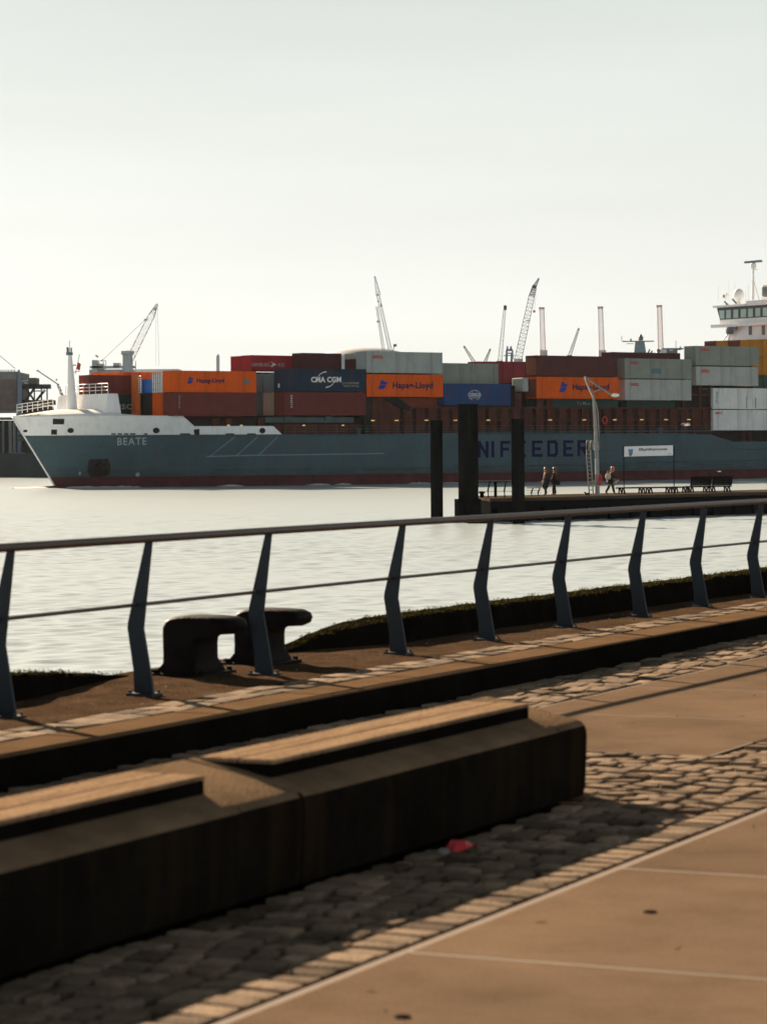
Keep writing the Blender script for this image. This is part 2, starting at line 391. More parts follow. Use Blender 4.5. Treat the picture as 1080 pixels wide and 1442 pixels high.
ap = MB(); qbox(ap, 16.6, 18.6, 5.06, 5.285, ZF - .03, ZF + .011); struct(ap.build('asphalt_patch', M['asphalt'], bevel=.01), 'dark asphalt repair between the setts')
# step / platform
st = MB()
uu = U0 + .5
while uu < U1:                                          # kerb stones
    l = 1.5; qbox(st, uu + .004, uu + l - .004, 8.3, 8.7, ZF - .05, ZP); uu += l
struct(st.build('step_kerb', M['kerb'], bevel=.018), 'long pale granite kerb stones of the step')
# worn spots and soft stains on the paving panels
def paint(mt, build):
    nt = mt.node_tree; bs = nt.nodes['Principled BSDF']; src = bs.inputs['Base Color'].links[0].from_socket; nt.links.new(build(nt, src), bs.inputs['Base Color'])
def worn(nt, src):
    N_ = nt.nodes; tc_ = N_.new('ShaderNodeTexCoord'); vo = N_.new('ShaderNodeTexVoronoi'); vo.inputs['Scale'].default_value = 1.7; nt.links.new(tc_.outputs['Object'], vo.inputs['Vector'])
    r_ = N_.new('ShaderNodeValToRGB'); r_.color_ramp.elements[0].position = .03; r_.color_ramp.elements[0].color = (.45, .45, .45, 1); r_.color_ramp.elements[1].position = .05; nt.links.new(vo.outputs['Distance'], r_.inputs['Fac'])
    no = N_.new('ShaderNodeTexNoise'); no.inputs['Scale'].default_value = 2.6; no.inputs['Detail'].default_value = 8; no.inputs['Roughness'].default_value = .7; nt.links.new(tc_.outputs['Object'], no.inputs['Vector'])
    r2_ = N_.new('ShaderNodeValToRGB'); r2_.color_ramp.elements[0].position = .32; r2_.color_ramp.elements[0].color = (.88, .87, .86, 1); r2_.color_ramp.elements[1].position = .52; nt.links.new(no.outputs['Fac'], r2_.inputs['Fac'])
    a_ = N_.new('ShaderNodeMixRGB'); a_.blend_type = 'MULTIPLY'; a_.inputs[0].default_value = 1; nt.links.new(src, a_.inputs[1]); nt.links.new(r_.outputs['Color'], a_.inputs[2])
    b__ = N_.new('ShaderNodeMixRGB'); b__.blend_type = 'MULTIPLY'; b__.inputs[0].default_value = 1; nt.links.new(a_.outputs[0], b__.inputs[1]); nt.links.new(r2_.outputs['Color'], b__.inputs[2])
    t_ = N_.new('ShaderNodeAttribute'); t_.attribute_name = 'tone'; v_ = N_.new('ShaderNodeVectorMath'); v_.operation = 'SCALE'; nt.links.new(b__.outputs[0], v_.inputs[0]); nt.links.new(t_.outputs['Fac'], v_.inputs['Scale'])
    return v_.outputs['Vector']
paint(M['concrete'], worn)
def waterline(nt, src):
    N_ = nt.nodes; tc_ = N_.new('ShaderNodeTexCoord'); sp_ = N_.new('ShaderNodeSeparateXYZ'); nt.links.new(tc_.outputs['Object'], sp_.inputs[0])
    mp_ = N_.new('ShaderNodeMapping'); mp_.inputs['Scale'].default_value = (.5, .5, 2.2); nt.links.new(tc_.outputs['Object'], mp_.inputs['Vector'])
    no = N_.new('ShaderNodeTexNoise'); no.inputs['Scale'].default_value = 1; no.inputs['Detail'].default_value = 7; nt.links.new(mp_.outputs['Vector'], no.inputs['Vector'])
    ma = N_.new('ShaderNodeMath'); ma.operation = 'MULTIPLY_ADD'; ma.inputs[1].default_value = 3.2; nt.links.new(no.outputs['Fac'], ma.inputs[0]); nt.links.new(sp_.outputs['Z'], ma.inputs[2])
    r_ = N_.new('ShaderNodeMapRange'); r_.inputs['From Min'].default_value = 2.9; r_.inputs['From Max'].default_value = 4.3; r_.inputs['To Min'].default_value = .65; r_.inputs['To Max'].default_value = 0; nt.links.new(ma.outputs[0], r_.inputs['Value'])
    mx_ = N_.new('ShaderNodeMixRGB'); mx_.inputs[2].default_value = (.035, .05, .05, 1); nt.links.new(r_.outputs[0], mx_.inputs[0]); nt.links.new(src, mx_.inputs[1])
    # faint welded plate seams
    m2_ = N_.new('ShaderNodeMapping'); m2_.inputs['Rotation'].default_value = (rad(-90), 0, 0); nt.links.new(tc_.outputs['Object'], m2_.inputs['Vector'])
    bk = N_.new('ShaderNodeTexBrick'); bk.inputs['Scale'].default_value = 1; bk.inputs['Brick Width'].default_value = 7.5; bk.inputs['Row Height'].default_value = 2.1; bk.inputs['Mortar Size'].default_value = .06; bk.inputs['Mortar Smooth'].default_value = .6
    bk.inputs['Color1'].default_value = (1, 1, 1, 1); bk.inputs['Color2'].default_value = (.9, .91, .92, 1); bk.inputs['Mortar'].default_value = (.72, .74, .76, 1); nt.links.new(m2_.outputs['Vector'], bk.inputs['Vector'])
    mu = N_.new('ShaderNodeMixRGB'); mu.blend_type = 'MULTIPLY'; mu.inputs[0].default_value = .8; nt.links.new(mx_.outputs[0], mu.inputs[1]); nt.links.new(bk.outputs['Color'], mu.inputs[2])
    return mu.outputs[0]
paint(M['hull'], waterline)
# tone of each stone
nt = M['sett'].node_tree; bs_ = nt.nodes['Principled BSDF']; lk = bs_.inputs['Base Color'].links[0]; src = lk.from_socket
at_ = nt.nodes.new('ShaderNodeAttribute'); at_.attribute_name = 'tone'; vm_ = nt.nodes.new('ShaderNodeVectorMath'); vm_.operation = 'SCALE'
nt.links.new(src, vm_.inputs[0]); nt.links.new(at_.outputs['Fac'], vm_.inputs['Scale']); nt.links.new(vm_.outputs['Vector'], bs_.inputs['Base Color'])
rs_ = MB(); qbox(rs_, U0, U1, 8.285, 8.297, ZF - .05, ZP - .012); struct(rs_.build('step_riser', M['riser']), 'upright face of the step with its shade put into the colour')
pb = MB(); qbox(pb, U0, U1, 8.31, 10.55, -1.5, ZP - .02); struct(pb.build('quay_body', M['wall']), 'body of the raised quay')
ps = MB()
uu = 0
sm = MB()
while uu < 48:
    for v0 in (8.715, 8.89):
        u = uu
        du = R.uniform(.24, .34); 
        sett((uu + du / 2 + R.uniform(-.02, .02), v0 + .085), du - .02, .16, h=ZP - ZF + R.uniform(-.004, .006))
    uu += .3
struct(sett_build('edging_setts'), 'two courses of pale setts behind the kerb')
rows = []
NU, NV = 150, 12
for i in range(NU + 1):
    u = U0 + (U1 - U0) * i / NU
    rows.append([Q(u, 9.06 + (10.55 - 9.06) * j / NV, ZP - .004 + .012 * math.sin(u * 1.3 + j) * math.sin(j * .9) * (0 if j in (0,) else 1)) for j in range(NV + 1)])
struct(MB().grid(rows).build('platform_asphalt', M['asphalt'], smooth=True), 'rough brown asphalt strip along the quay edge')

# ---- parapets
def parapet(prof, label):
    """prof: list of (u, v_inner, height)"""
    rt = empty('quay_parapet', Q(prof[0][0], 10.2, ZP), A65, label, 'wall', 'low quay edge walls')
    inv = (Matrix.Translation(rt.location) @ Matrix.Rotation(A65, 4, 'Z')).inverted()
    rows = []; ms = MB(); n = 0
    for k in range(len(prof) - 1):
        a, b2 = prof[k], prof[k + 1]; steps = max(1, int((b2[0] - a[0]) / .12))
        for i in range(steps + (1 if k == len(prof) - 2 else 0)):
            t = i / steps; t2 = t
            u = a[0] + (b2[0] - a[0]) * t; v = a[1] + (b2[1] - a[1]) * t2; h = a[2] + (b2[2] - a[2]) * t2
            j = R.uniform(-.012, .012) if h > .03 else 0
            ring = [(v, -.05), (v + .01, h * .8), (v + .035, h * .97 + j), (v + .12, h + j), (min(10.5, v + .34), h + j * .5), (min(10.56, v + .38), h * .7), (min(10.57, v + .39), -1.5)]
            rows.append([inv @ Q(u, p, ZP + q) for p, q in ring])
            for _ in range(34 if h > .06 else 8):              # moss tufts
                p = R.uniform(v + .02, min(10.5, v + .34)); z = h + j + R.uniform(-.02, .012)
                c = inv @ Q(u + R.uniform(-.06, .06), p, ZP + z); s_ = R.uniform(.008, .022)
                q = Euler((R.uniform(0, 6), R.uniform(0, 6), R.uniform(0, 6))).to_matrix()
                for e in range(3):
                    d1 = q @ Vector((s_, 0, s_ * .5)); d2 = q @ Vector((0, s_ * .6, s_ * .3)); q = q @ Euler((.9, 2.1, .4)).to_matrix()
                    ms.add([c - d2 * .5, c + d1, c + d2 * .5 + d1 * .4], [(0, 1, 2)])
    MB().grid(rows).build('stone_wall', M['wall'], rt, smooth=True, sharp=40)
    ms.build('moss', M['moss'], rt)
parapet([(0, 9.9, .24), (12, 9.95, .22), (14.5, 9.98, .20), (16.0, 10.1, .165), (17.95, 10.42, .0)], 'low mossy stone wall at the quay edge left of the iron bollards')
parapet([(20.35, 10.42, .0), (21.0, 10.32, .11), (21.9, 10.06, .20), (24, 9.96, .215), (29, 9.79, .215), (40, 9.62, .22), (56, 9.45, .22)], 'long low mossy wall behind the railing, right of the bollards')

# ---- railing
rl = empty('railing', Q(16.5, 9.5, ZP), A65, 'curved steel handrail with bent blue grey flat posts along the quay', 'railing')
RI = (Matrix.Translation(rl.location) @ Matrix.Rotation(A65, 4, 'Z')).inverted()
def RQ(u, v, z): return RI @ Q(u, v, ZP + z)
posts = [(11.4, 9.48), (13.1, 9.49), (14.84, 9.49), (16.56, 9.50), (18.34, 9.52), (20.63, 9.50), (22.35, 9.46), (24.1, 9.43), (26.02, 9.40), (27.77, 9.37), (29.53, 9.32), (31.3, 9.27), (33.1, 9.2), (34.9, 9.12), (36.7, 9.02), (38.5, 8.95)]
def post_at(u, v):
    # flat plate in the v-z plane, thickness along u
    side = [(-.074, .075, 0.0), (-.058, .074, .06), (.012, .118, .435), (-.016, .078, .62), (-.075, -.022, 1.02)]   # (v_land, v_water, z)
    side = [(-.075, .072, 0), (-.05, .078, .15), (0, .122, .43), (-.004, .118, .47), (-.07, -.02, 1.015)]
    mb = MB(); t = .011
    L_ = [(v + a, z) for a, b2, z in side]; Rr = [(v + b2, z) for a, b2, z in side]
    for du in (0,):
        vs = []
        for (p, z), (q, z2) in zip(L_, Rr):
            vs += [RQ(u - t, p, z + .012), RQ(u - t, q, z2 + .012), RQ(u + t, q, z2 + .012), RQ(u + t, p, z + .012)]
        mb.grid([vs[i * 4:i * 4 + 4] for i in range(5)], 0, True)
        mb.f.append((0, 1, 2, 3)); mb.m.append(0); mb.f.append((16, 17, 18, 19)); mb.m.append(0)
    o = mb.build('post', M['post'], rl, bevel=.003)
    pb_ = MB()
    vs = [RQ(u + a, v + b2, z) for z in (-.012, .012) for a, b2 in ((-.07, -.1), (.07, -.1), (.07, .1), (-.07, .1))]
    pb_.add(vs, [(3, 2, 1, 0), (4, 5, 6, 7), (0, 1, 5, 4), (1, 2, 6, 5), (2, 3, 7, 6), (3, 0, 4, 7)])
    for a, b2 in ((-.045, -.085), (.045, -.085), (.045, .085), (-.045, .085)): pb_.tube(RQ(u + a, v + b2, .012), RQ(u + a, v + b2, .03), .011, n=6)
    pb_.build('base_plate', M['post'], o)
for p in posts: post_at(*p)
def curve(off, z):
    pts = []
    for k in range(len(posts) - 1):
        p0 = posts[max(k - 1, 0)]; p1 = posts[k]; p2 = posts[k + 1]; p3 = posts[min(k + 2, len(posts) - 1)]
        for i in range(4):
            t = i / 4
            cr = lambda a, b_, c, d: .5 * (2 * b_ + (c - a) * t + (2 * a - 5 * b_ + 4 * c - d) * t * t + (3 * b_ - a - 3 * c + d) * t ** 3)
            pts.append(RQ(p1[0] + (p2[0] - p1[0]) * t, cr(p0[1], p1[1], p2[1], p3[1]) + off, z))
    return pts
MB().path(curve(-.045, 1.045), .028, 12).build('top_rail', M['rail'], rl, smooth=True, sharp=60)
MB().path(curve(.05, .60), .013, 8).build('middle_rod', M['rail'], rl, smooth=True, sharp=60)

# ---- benches
def bench(u0, u1, s0, s1, label):
    rt = empty('bench', Q((u0 + u1) / 2, 5.55, ZF), A65, label, 'bench', 'concrete benches on the promenade')
    inv = (Matrix.Translation(rt.location) @ Matrix.Rotation(A65, 4, 'Z')).inverted()
    prof = [(5.31, 0), (5.295, .05), (5.285, .30), (5.287, .335), (5.297, .362), (5.318, .382), (5.36, .397), (5.455, .425), (5.50, .432), (5.84, .432), (5.87, .40), (5.88, 0)]
    prof2 = [(5.31, 0), (5.295, .05), (5.285, .30), (5.287, .338), (5.296, .364), (5.315, .383), (5.345, .394), (5.46, .42), (5.60, .453), (5.845, .498), (5.87, .49), (5.88, 0)]
    rows = []
    n = max(2, int((u1 - u0) / .15))
    us = [(u0, prof2, .006), (u0 + .006, prof2, 0), (s0 + .008, prof2, 0), (s0 + .010, prof, 0)] + [(s0 + .01 + (s1 - s0 - .02) * i / n, prof, 0) for i in range(1, n)] + [(s1 - .010, prof, 0), (s1 - .008, prof2, 0), (u1 - .006, prof2, 0), (u1, prof2, .006)]
    for u, pf, sh in us: rows.append([inv @ Q(u, p + (sh if p < 5.6 else -sh), ZF + z - (sh if z > .1 else 0)) for p, z in pf])
    mb = MB().grid(rows); k = len(prof)
    mb.f.append(tuple(range(k))); mb.m.append(0); mb.f.append(tuple(range(len(mb.v) - k, len(mb.v)))); mb.m.append(0)
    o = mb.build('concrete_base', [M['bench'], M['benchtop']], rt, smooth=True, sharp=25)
    for p in o.data.polygons: p.material_index = 1 if p.normal.z > .5 else 0  # sunlit colour on upward faces, shaded colour on the rest
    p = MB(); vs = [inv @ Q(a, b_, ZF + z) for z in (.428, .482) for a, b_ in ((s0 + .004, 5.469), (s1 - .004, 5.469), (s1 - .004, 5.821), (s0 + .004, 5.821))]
    p.add(vs, [(3, 2, 1, 0), (4, 5, 6, 7), (0, 1, 5, 4), (1, 2, 6, 5), (2, 3, 7, 6), (3, 0, 4, 7)]); p.build('seat_shade', M['riser'], rt)  # black slab added for the shade on the seat front
    for v0, v1 in ((5.465, 5.635), (5.645, 5.825)):
        p = MB()
        vs = [inv @ Q(a, b_, ZF + z) for z in (.484, .503) for a, b_ in ((s0, v0), (s1, v0), (s1, v1), (s0, v1))]
        p.add(vs, [(3, 2, 1, 0), (4, 5, 6, 7), (0, 1, 5, 4), (1, 2, 6, 5), (2, 3, 7, 6), (3, 0, 4, 7)])
        p.build('seat_plank', M['plank'], rt, bevel=.006)
    return rt
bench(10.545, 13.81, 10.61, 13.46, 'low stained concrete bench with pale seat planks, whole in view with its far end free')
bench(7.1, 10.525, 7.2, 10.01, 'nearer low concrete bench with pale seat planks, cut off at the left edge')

# ---- bollards on the quay edge
def bollard(u, v, label, sc=1.0):
    rt = empty('mooring_bollard', Q(u, v, ZP), A65, label, 'bollard', 'cast iron bollards on the quay edge')
    # profile in (v, z): stem with a nose reaching towards the land
    prof = [(.20, 0), (.185, .03), (.17, .07), (.165, .14), (.17, .30), (.168, .36), (.14, .405), (.09, .425), (-.02, .432), (-.18, .43), (-.30, .424), (-.36, .402), (-.378, .365), (-.36, .322), (-.32, .305), (-.16, .295), (-.125, .27), (-.118, .22), (-.12, .10), (-.13, .05), (-.15, .02), (-.17, 0)]
    rows = []
    for du, k in ((-.19, .80), (-.18, .90), (-.155, .97), (-.11, 1), (.11, 1), (.155, .97), (.18, .90), (.19, .80)):
        cz = .21; cv = 0
        rows.append([Vector((du * sc * (1.15 if z < .06 else 1), (cv + (p - cv) * (k if z > .06 else 1)) * sc, (cz + (z - cz) * k if z > .06 else z) * sc)) for p, z in prof])
    mb = MB().grid(rows, 0, True); k = len(prof)
    mb.f.append(tuple(range(k))); mb.m.append(0); mb.f.append(tuple(range(len(mb.v) - k, len(mb.v)))); mb.m.append(0)
    mb.build('casting', M['iron'], rt, smooth=True, sharp=50)
    pl = MB(); pl.box((-.26 * sc, -.22 * sc, -.01), (.26 * sc, .24 * sc, .02)); 
    bp_ = pl.build('foot_plate', M['iron'], rt, bevel=.01)
    for a in (-.22, .22):
        for c in (-.18, .2): MB().tube((a * sc, c * sc, .02), (a * sc, c * sc, .045), .02, n=6).build('bolt', M['iron'], bp_)
bollard(18.22, 10.04, 'black iron bollard standing free between two railing posts, nearer of the two', 1.0)
bollard(19.33, 10.05, 'black cast iron bollard half hidden behind a railing post, farther of the two', .98)

# ---- litter and studs
p = at(652, 1207, 12.55); p.z = ZF + .012
mb = MB(); 
g = [[Vector((x * .035 - .07, y * .03 - .045, .015 + R.uniform(0, .05) * (1 if 0 < x < 4 else .4))) for x in range(5)] for y in range(4)]
mb.grid(g); mb2 = MB(); mb2.grid([[Vector((q.x * .6 - .075, q.y * .6, q.z * .5)) for q in r[:3]] for r in g])
lt = empty('paper_wrapper', p, .4, 'crumpled red and white paper wrapper lying on the shaded setts', 'litter')
o = mb.build('red_side', M['red_paper'], lt); so = o.modifiers.new('t', 'SOLIDIFY'); so.thickness = .002
o = mb2.build('white_side', M['white_paper'], lt); so = o.modifiers.new('t', 'SOLIDIFY'); so.thickness = .002
for (x, y), lb in (((915, 1285), 'small dark round stud set in the paving panel at lower right'), ((567, 1433), 'small dark round stud at the bottom edge of the photo')):
    u_, v_ = uv(x, y); d = F * 1.8 / v_
    s_ = MB(); s_.lathe([(.001, .007), (.016, .007), (.024, .005), (.027, 0), (.027, -.01)], n=16)
    o = s_.build('paving_stud', M['gum']); o.location = (u_ / F * d, d, ZF + .001); tag(o, lb, 'stud')

# ---- grit and dry leaf bits
gb = MB()
for _ in range(170):
    u = R.uniform(6.5, 20); v = R.choice((R.uniform(4.3, 4.6), R.uniform(4.3, 5.25), R.uniform(2.2, 4.25), R.uniform(5.25, 8.2)))
    if 5.2 < v < 5.95 and u < 13.9: continue
    c = Q(u, v, ZF + R.uniform(.008, .014)); a_ = R.uniform(0, 6.28); l = R.uniform(.006, .02)
    d1 = Vector((math.cos(a_), math.sin(a_), R.uniform(-.1, .4))) * l; d2 = Vector((-math.sin(a_), math.cos(a_), R.uniform(-.1, .3))) * l * R.uniform(.3, .6)
    gb.add([c - d1, c + d2, c + d1 + Vector((0, 0, .006)), c - d2], [(0, 1, 2), (0, 2, 3)], R.choice((0, 0, 1, 2)))
for _ in range(120):
    u = R.uniform(11, 30); v = R.uniform(9.1, 9.9); c = Q(u, v, ZP + .006); l = R.uniform(.006, .022); a_ = R.uniform(0, 6.28)
    d1 = Vector((math.cos(a_), math.sin(a_), R.uniform(0, .4))) * l; d2 = Vector((-math.sin(a_), math.cos(a_), .1)) * l * .5
    gb.add([c - d1, c + d2, c + d1, c - d2], [(0, 1, 2), (0, 2, 3)], R.choice((0, 1, 2)))
tag(gb.build('leaf_litter', [mat('dry_leaf', (.16, .09, .035), .9, spec=0), mat('dark_leaf', (.04, .026, .015), .9, spec=0), mat('pale_grit', (.3, .25, .19), .9, spec=0)]), 'scattered dry leaf bits and grit on the quay', kind='stuff')

# ================================================================== SHIP
ship = empty('container_ship', SO, SA, 'blue grey container ship with white bow, stacked with containers, moving left along the river', 'ship')
BEAM = 22.0; HB = 11.0
S_END = 128.0
ZK = SP(140, 586, 5)[1]                                  # knuckle under the whaleback
ZB = 6.5
def stem(z): return -14.9 - max(0, z) / 8.7 * 5.9 - .35 * math.sin(max(0, min(1, z / 8.7)) * math.pi) * .0 + (max(0, -z)) * .8
def hb(s, z):
    zz = max(0, min(1, z / 8.7)); Ln = 36 - 12 * zz; t = max(0, min(1, (s - stem(z)) / Ln))
    return HB * (1 - (1 - t) ** 2.1) if t < 1 else HB
def hull_w(s, z): return HB - hb(s, z)
sA = SP(1005, 607)[0]; sB = SP(1030, 622)[0]; zB2 = SP(1030, 622)[1]
def ztop(s):
    t = max(0, min(1, (s - sA) / (sB - sA))); return ZB + (zB2 - ZB) * t
TS = [0, .004, .01, .018, .028, .04, .055, .07, .09, .11, .135, .16, .19, .22, .26, .3, .36, .45, .55, .65, .75] + [(sA - 0 + 18) / 146 - .001]
def hull_grid(zs, topfn=None, s_from=None, s_to=None, ts=None):
    """rows per station: near side grid and far side grid"""
    near, far = [], []
    for t in ts:
        rn, rf = [], []
        for q in zs:
            z = q if topfn is None else None
            if topfn is not None:
                # q is a fraction between z0 and top
                z0 = topfn[0]; s_g = stem(z0) + t * (S_END - stem(z0)); zt = topfn[1](s_g); z = z0 + q * (zt - z0)
            s0 = stem(z); s = s0 + t * (S_END - s0)
            h = hb(s, z); rn.append(Vector((s, HB - h, z))); rf.append(Vector((s, HB + h, z)))
        near.append(rn); far.append(rf)
    return near, far
ts_full = sorted(set(TS + [.8, .822, .826, .83, .835, .84, .845, .85, .9, 1.0]))
tcut = [ (sA - stem(6.5)) / (S_END - stem(6.5)), (sB - stem(6.5)) / (S_END - stem(6.5)) ]
ts_full = sorted(set(ts_full + tcut))
mb = MB(); n_, f_ = hull_grid([0, .3, .6, .85, 1.0], (1.34, ztop), ts=ts_full); mb.grid(n_); mb.grid(f_)
e = n_[-1] + f_[-1][::-1]; mb.add(e, [tuple(range(len(e)))])
mb.build('hull', M['hull'], ship, smooth=True, sharp=30)
mb = MB(); n_, f_ = hull_grid([-2.5, -.6, 0, .7, 1.34], ts=ts_full); mb.grid(n_); mb.grid(f_)
e = n_[-1] + f_[-1][::-1]; mb.add(e, [tuple(range(len(e)))])
mb.ball((-15.2, HB, -1.25), 4.6, 1.2, 1.55, 14, 10)
mb.build('boot_topping', M['boot'], ship, smooth=True, sharp=30)
mb = MB(); mb.path([Vector((stem(z) - .02, HB, z)) for z in [.0 + i * 8.75 / 14 for i in range(15)]], .11, 8); mb.build('stem_highlight', M['white'], ship, smooth=True)  # white tube added as the sunlit rim along the stem
# deck plate
dk = [Vector((s, hull_w(s, ZB) + .02, ztop(s) - .06)) for s in [stem(ZB) + t * (S_END - stem(ZB)) for t in ts_full]]
dkf = [Vector((p.x, BEAM - p.y, p.z)) for p in dk]
MB().grid([dk, dkf]).build('main_deck', M['shipred'], ship)
# white bulwark
s1 = SP(255, 586, 1)[0]; s2 = SP(272, 600, 1)[0]; s3 = SP(385, 600)[0]; s4 = SP(397, 612)[0]; z600 = SP(330, 600)[1]
def wtop(s):
    if s < s1: return ZK
    if s < s2: return ZK + (z600 - ZK) * (s - s1) / (s2 - s1)
    if s < s3: return z600
    return max(ZB, z600 + (ZB - z600) * (s - s3) / (s4 - s3))
sl = [stem(ZB) + t for t in (0, .15, .4, .8, 1.4, 2.2, 3.2, 4.5, 6, 8, 10, 12.5, 15, 18, 21)] ; sl = [s for s in sl if s < s1 - .3] + [s1, s2, s2 + (s3 - s2) * .3, s2 + (s3 - s2) * .65, s3, s4]
mb = MB()
for sg in (1, -1):
    rows = []
    for k, s in enumerate(sl):
        row = []
        for q in (0, .35, .7, 1):
            zt = wtop(s); z = ZB + q * (zt - ZB) ; st_ = s + (stem(z) - stem(ZB)) * max(0, 1 - k / 8)
            row.append(Vector((st_, HB - sg * hb(st_, z), z)))
        rows.append(row)
    mb.grid(rows)
mb.build('bow_bulwark', M['white'], ship, smooth=True, sharp=30)
# whaleback over the forecastle
mb = MB(); rows = []
sw0, sw1 = SP(72, 575, 17)[0], SP(152, 560, 4.7)[0]
for k, t in enumerate((0, .04, .1, .2, .35, .55, .75, 1.0)):
    s = stem(ZK) + t * (s1 - stem(ZK)); h = hb(s, ZK); rise = min(1, max(0, (s - stem(ZK) - .2) / 7)) * .95 + .05; hi = h * .55
    if s > sw1 + 3: rise *= .12
    rows.append([Vector((s, HB - h, ZK)), Vector((s + .05, HB - h * .96, ZK + rise * .35)), Vector((s + .1, HB - hi, ZK + rise * .9)), Vector((s + .1, HB, ZK + rise)), Vector((s + .1, HB + hi, ZK + rise * .9)), Vector((s + .05, HB + h * .96, ZK + rise * .35)), Vector((s, HB + h, ZK))])
mb.grid(rows); mb.build('whaleback', M['white'], ship, smooth=True, sharp=35)
# breakwater house
wN, wFar = 4.7, 17.3
a0 = SP(152, 554, wN); a1 = SP(166.5, 554, wN); a2 = SP(172.5, 587, wN); zt = a0[1]
mb = MB(); sf = a0[0]
mb.prism([(sf - .5, ZK - .3), (a2[0], ZK - .3), (a1[0], zt), (sf, zt)], lambda x, z, w: Vector((x, w, z)), wN, wFar)
mb.build('breakwater', M['white'], ship, bevel=.05)
# rails at the bow
def rail_part(name, pts, h, m_, levels=3, gap=1.2, r=.045, parent=ship):
    mb = MB()
    for a, b_ in zip(pts[:-1], pts[1:]):
        a = Vector(a); b_ = Vector(b_); n = max(1, round((b_ - a).length / gap))
        for i in range(n + 1): p = a + (b_ - a) * i / n; mb.tube(p, p + Vector((0, 0, h)), r, n=5)
        for l in range(1, levels + 1): mb.tube(a + Vector((0, 0, h * l / levels)), b_ + Vector((0, 0, h * l / levels)), r * .9, n=5)
    return mb.build(name, m_, parent)
rail_part('breakwater_railing', [(sf + .1, wN + .1, zt), (sf + .1, wFar - .1, zt), (a1[0] - .1, wFar - .1, zt)], 1.25, M['white'], gap=1.5)
c0 = SP(22, 583, 11.5); c1 = SP(72, 575, 17)
rail_part('bow_railing', [(c0[0] + .3, 11.6, c0[1]), (c1[0], 16.4, c1[1])], 1.15, M['white'], gap=1.35)
# foremast
bs, bz = SP(102.5, 574, HB); ts_, tz = SP(98.5, 490, HB)
ms_ = MB(); ms_.tube((bs, HB, bz - 1), (ts_, HB, tz), .72, .2, 14)
ms_.tube((ts_, HB, tz), (ts_, HB, tz + .9), .06, n=6)
mo = ms_.build('foremast', M['white'], ship, smooth=True, sharp=50)
m2 = MB(); m2.box((ts_ - .35, HB - .3, tz - .9), (ts_ + .3, HB + .3, tz - .55)); m2.tube((ts_ - .3, HB, tz - .55), (ts_ - .3, HB, tz + .1), .13, n=8); m2.tube((ts_ + .25, HB, tz - .6), (ts_ + .25, HB, tz + .05), .1, n=8)
m2.box((ts_ - .1, HB - .2, tz - 2.2), (ts_ + .8, HB + .2, tz - 2.08)); m2.tube((ts_ + .8, HB, tz - 3.2), (ts_ + 1.4, HB, tz - .8), .04, n=5); m2.tube((ts_ + .3, HB, tz - 3), (ts_ + 1.4, HB, tz - 2.9), .04, n=5)
m2.build('mast_light', M['signgrey'], mo)
fl = MB(); g = [[Vector((ts_ + .95 + .09 * i + .15 * j * .3, HB + .05 * math.sin(i * 2), tz - 2.6 + .22 * j - .05 * i)) for i in range(6)] for j in range(5)]; fl.grid(g)
fo = fl.build('pennant', M['ringred'], mo); fo.modifiers.new('t', 'SOLIDIFY').thickness = .01
# things on the hull side, laid on its surface
def on_hull(x, y, off=.03):
    w = 0
    for _ in range(6):
        s, z = SP(x, y, w); w = hull_w(s, z) if z < ZB else hull_w(s, z)
    return Vector((s, w - off, z))
def hull_patch(name, poly, m_, off=.03, thick=None, parent=ship):
    mb = MB(); mb.add([on_hull(x, y, off) for x, y in poly], [tuple(range(len(poly)))])
    o = mb.build(name, m_, parent); so = o.modifiers.new('t', 'SOLIDIFY'); so.thickness = .04; so.offset = 0
    return o
def ellipse(cx, cy, rx, ry, n=14): return [(cx + rx * math.cos(2 * math.pi * i / n), cy + ry * math.sin(2 * math.pi * i / n)) for i in range(n)]
for x0, y0, x1, y1 in ((74, 590, 90, 597.5), (72, 605, 80, 612)): hull_patch('mooring_port', [(x0, y0), (x1, y0), (x1, y1), (x0, y1)], M['openings'])
for cx, cy, rx, ry in ((99.3, 606.3, 4.6, 3.6), (220.3, 606.3, 4.8, 4), (369.5, 606.5, 4.2, 4)): hull_patch('fairlead', ellipse(cx, cy, rx, ry), M['openings'])
hull_patch('fairlead', ellipse(36, 607, 3, 1.8), M['openings'])
for x0, x1 in ((157, 163), (166, 172), (175, 181), (183, 191), (203, 208), (254, 268), (318, 330), (348, 360)): hull_patch('freeing_port', [(x0, 610.3), (x1, 610.3), (x1, 612), (x0, 612)], M['openings'])
hull_patch('mooring_port', [(273, 605), (281, 604), (281, 612.3), (274, 612.3)], M['openings'])
ap_ = hull_patch('anchor_pocket', [(126, 647), (152, 646), (156, 655), (155, 668), (147, 672), (128, 672), (123, 664), (124, 652)], M['openings'])
an = MB(); 
def hp(x, y, off=.2): return on_hull(x, y, off)
an.tube(hp(139, 650), hp(140, 666), .22, n=7); an.tube(hp(130, 661), hp(139, 669), .26, n=7); an.tube(hp(150, 660), hp(140, 669), .26, n=7); an.tube(hp(133, 656), hp(147, 655), .2, n=7)
an.build('anchor', M['shipdark'], ap_)
def hull_line(name, pts, r, m_): MB().path([on_hull(x, y, .02) for x, y in pts], r, 6).build(name, m_, ship)
hull_line('rubbing_strake', [(291, 643), (330, 641.8), (380, 641), (440, 640), (500, 639.2), (541, 638.6)], .085, M['strake'])
for x0, y0, x1, y1 in ((296, 642.4, 331, 615), (333, 641.6, 363, 615), (364, 641.2, 391, 615)): hull_line('sloping_strake', [(x0, y0), ((x0 + x1) / 2, (y0 + y1) / 2), (x1, y1)], .07, M['strake'])
hull_line('lower_strake', [(511, 661), (600, 659), (700, 656.5), (800, 654), (900, 651.5), (1000, 649.3), (1085, 647)], .1, M['hull'])
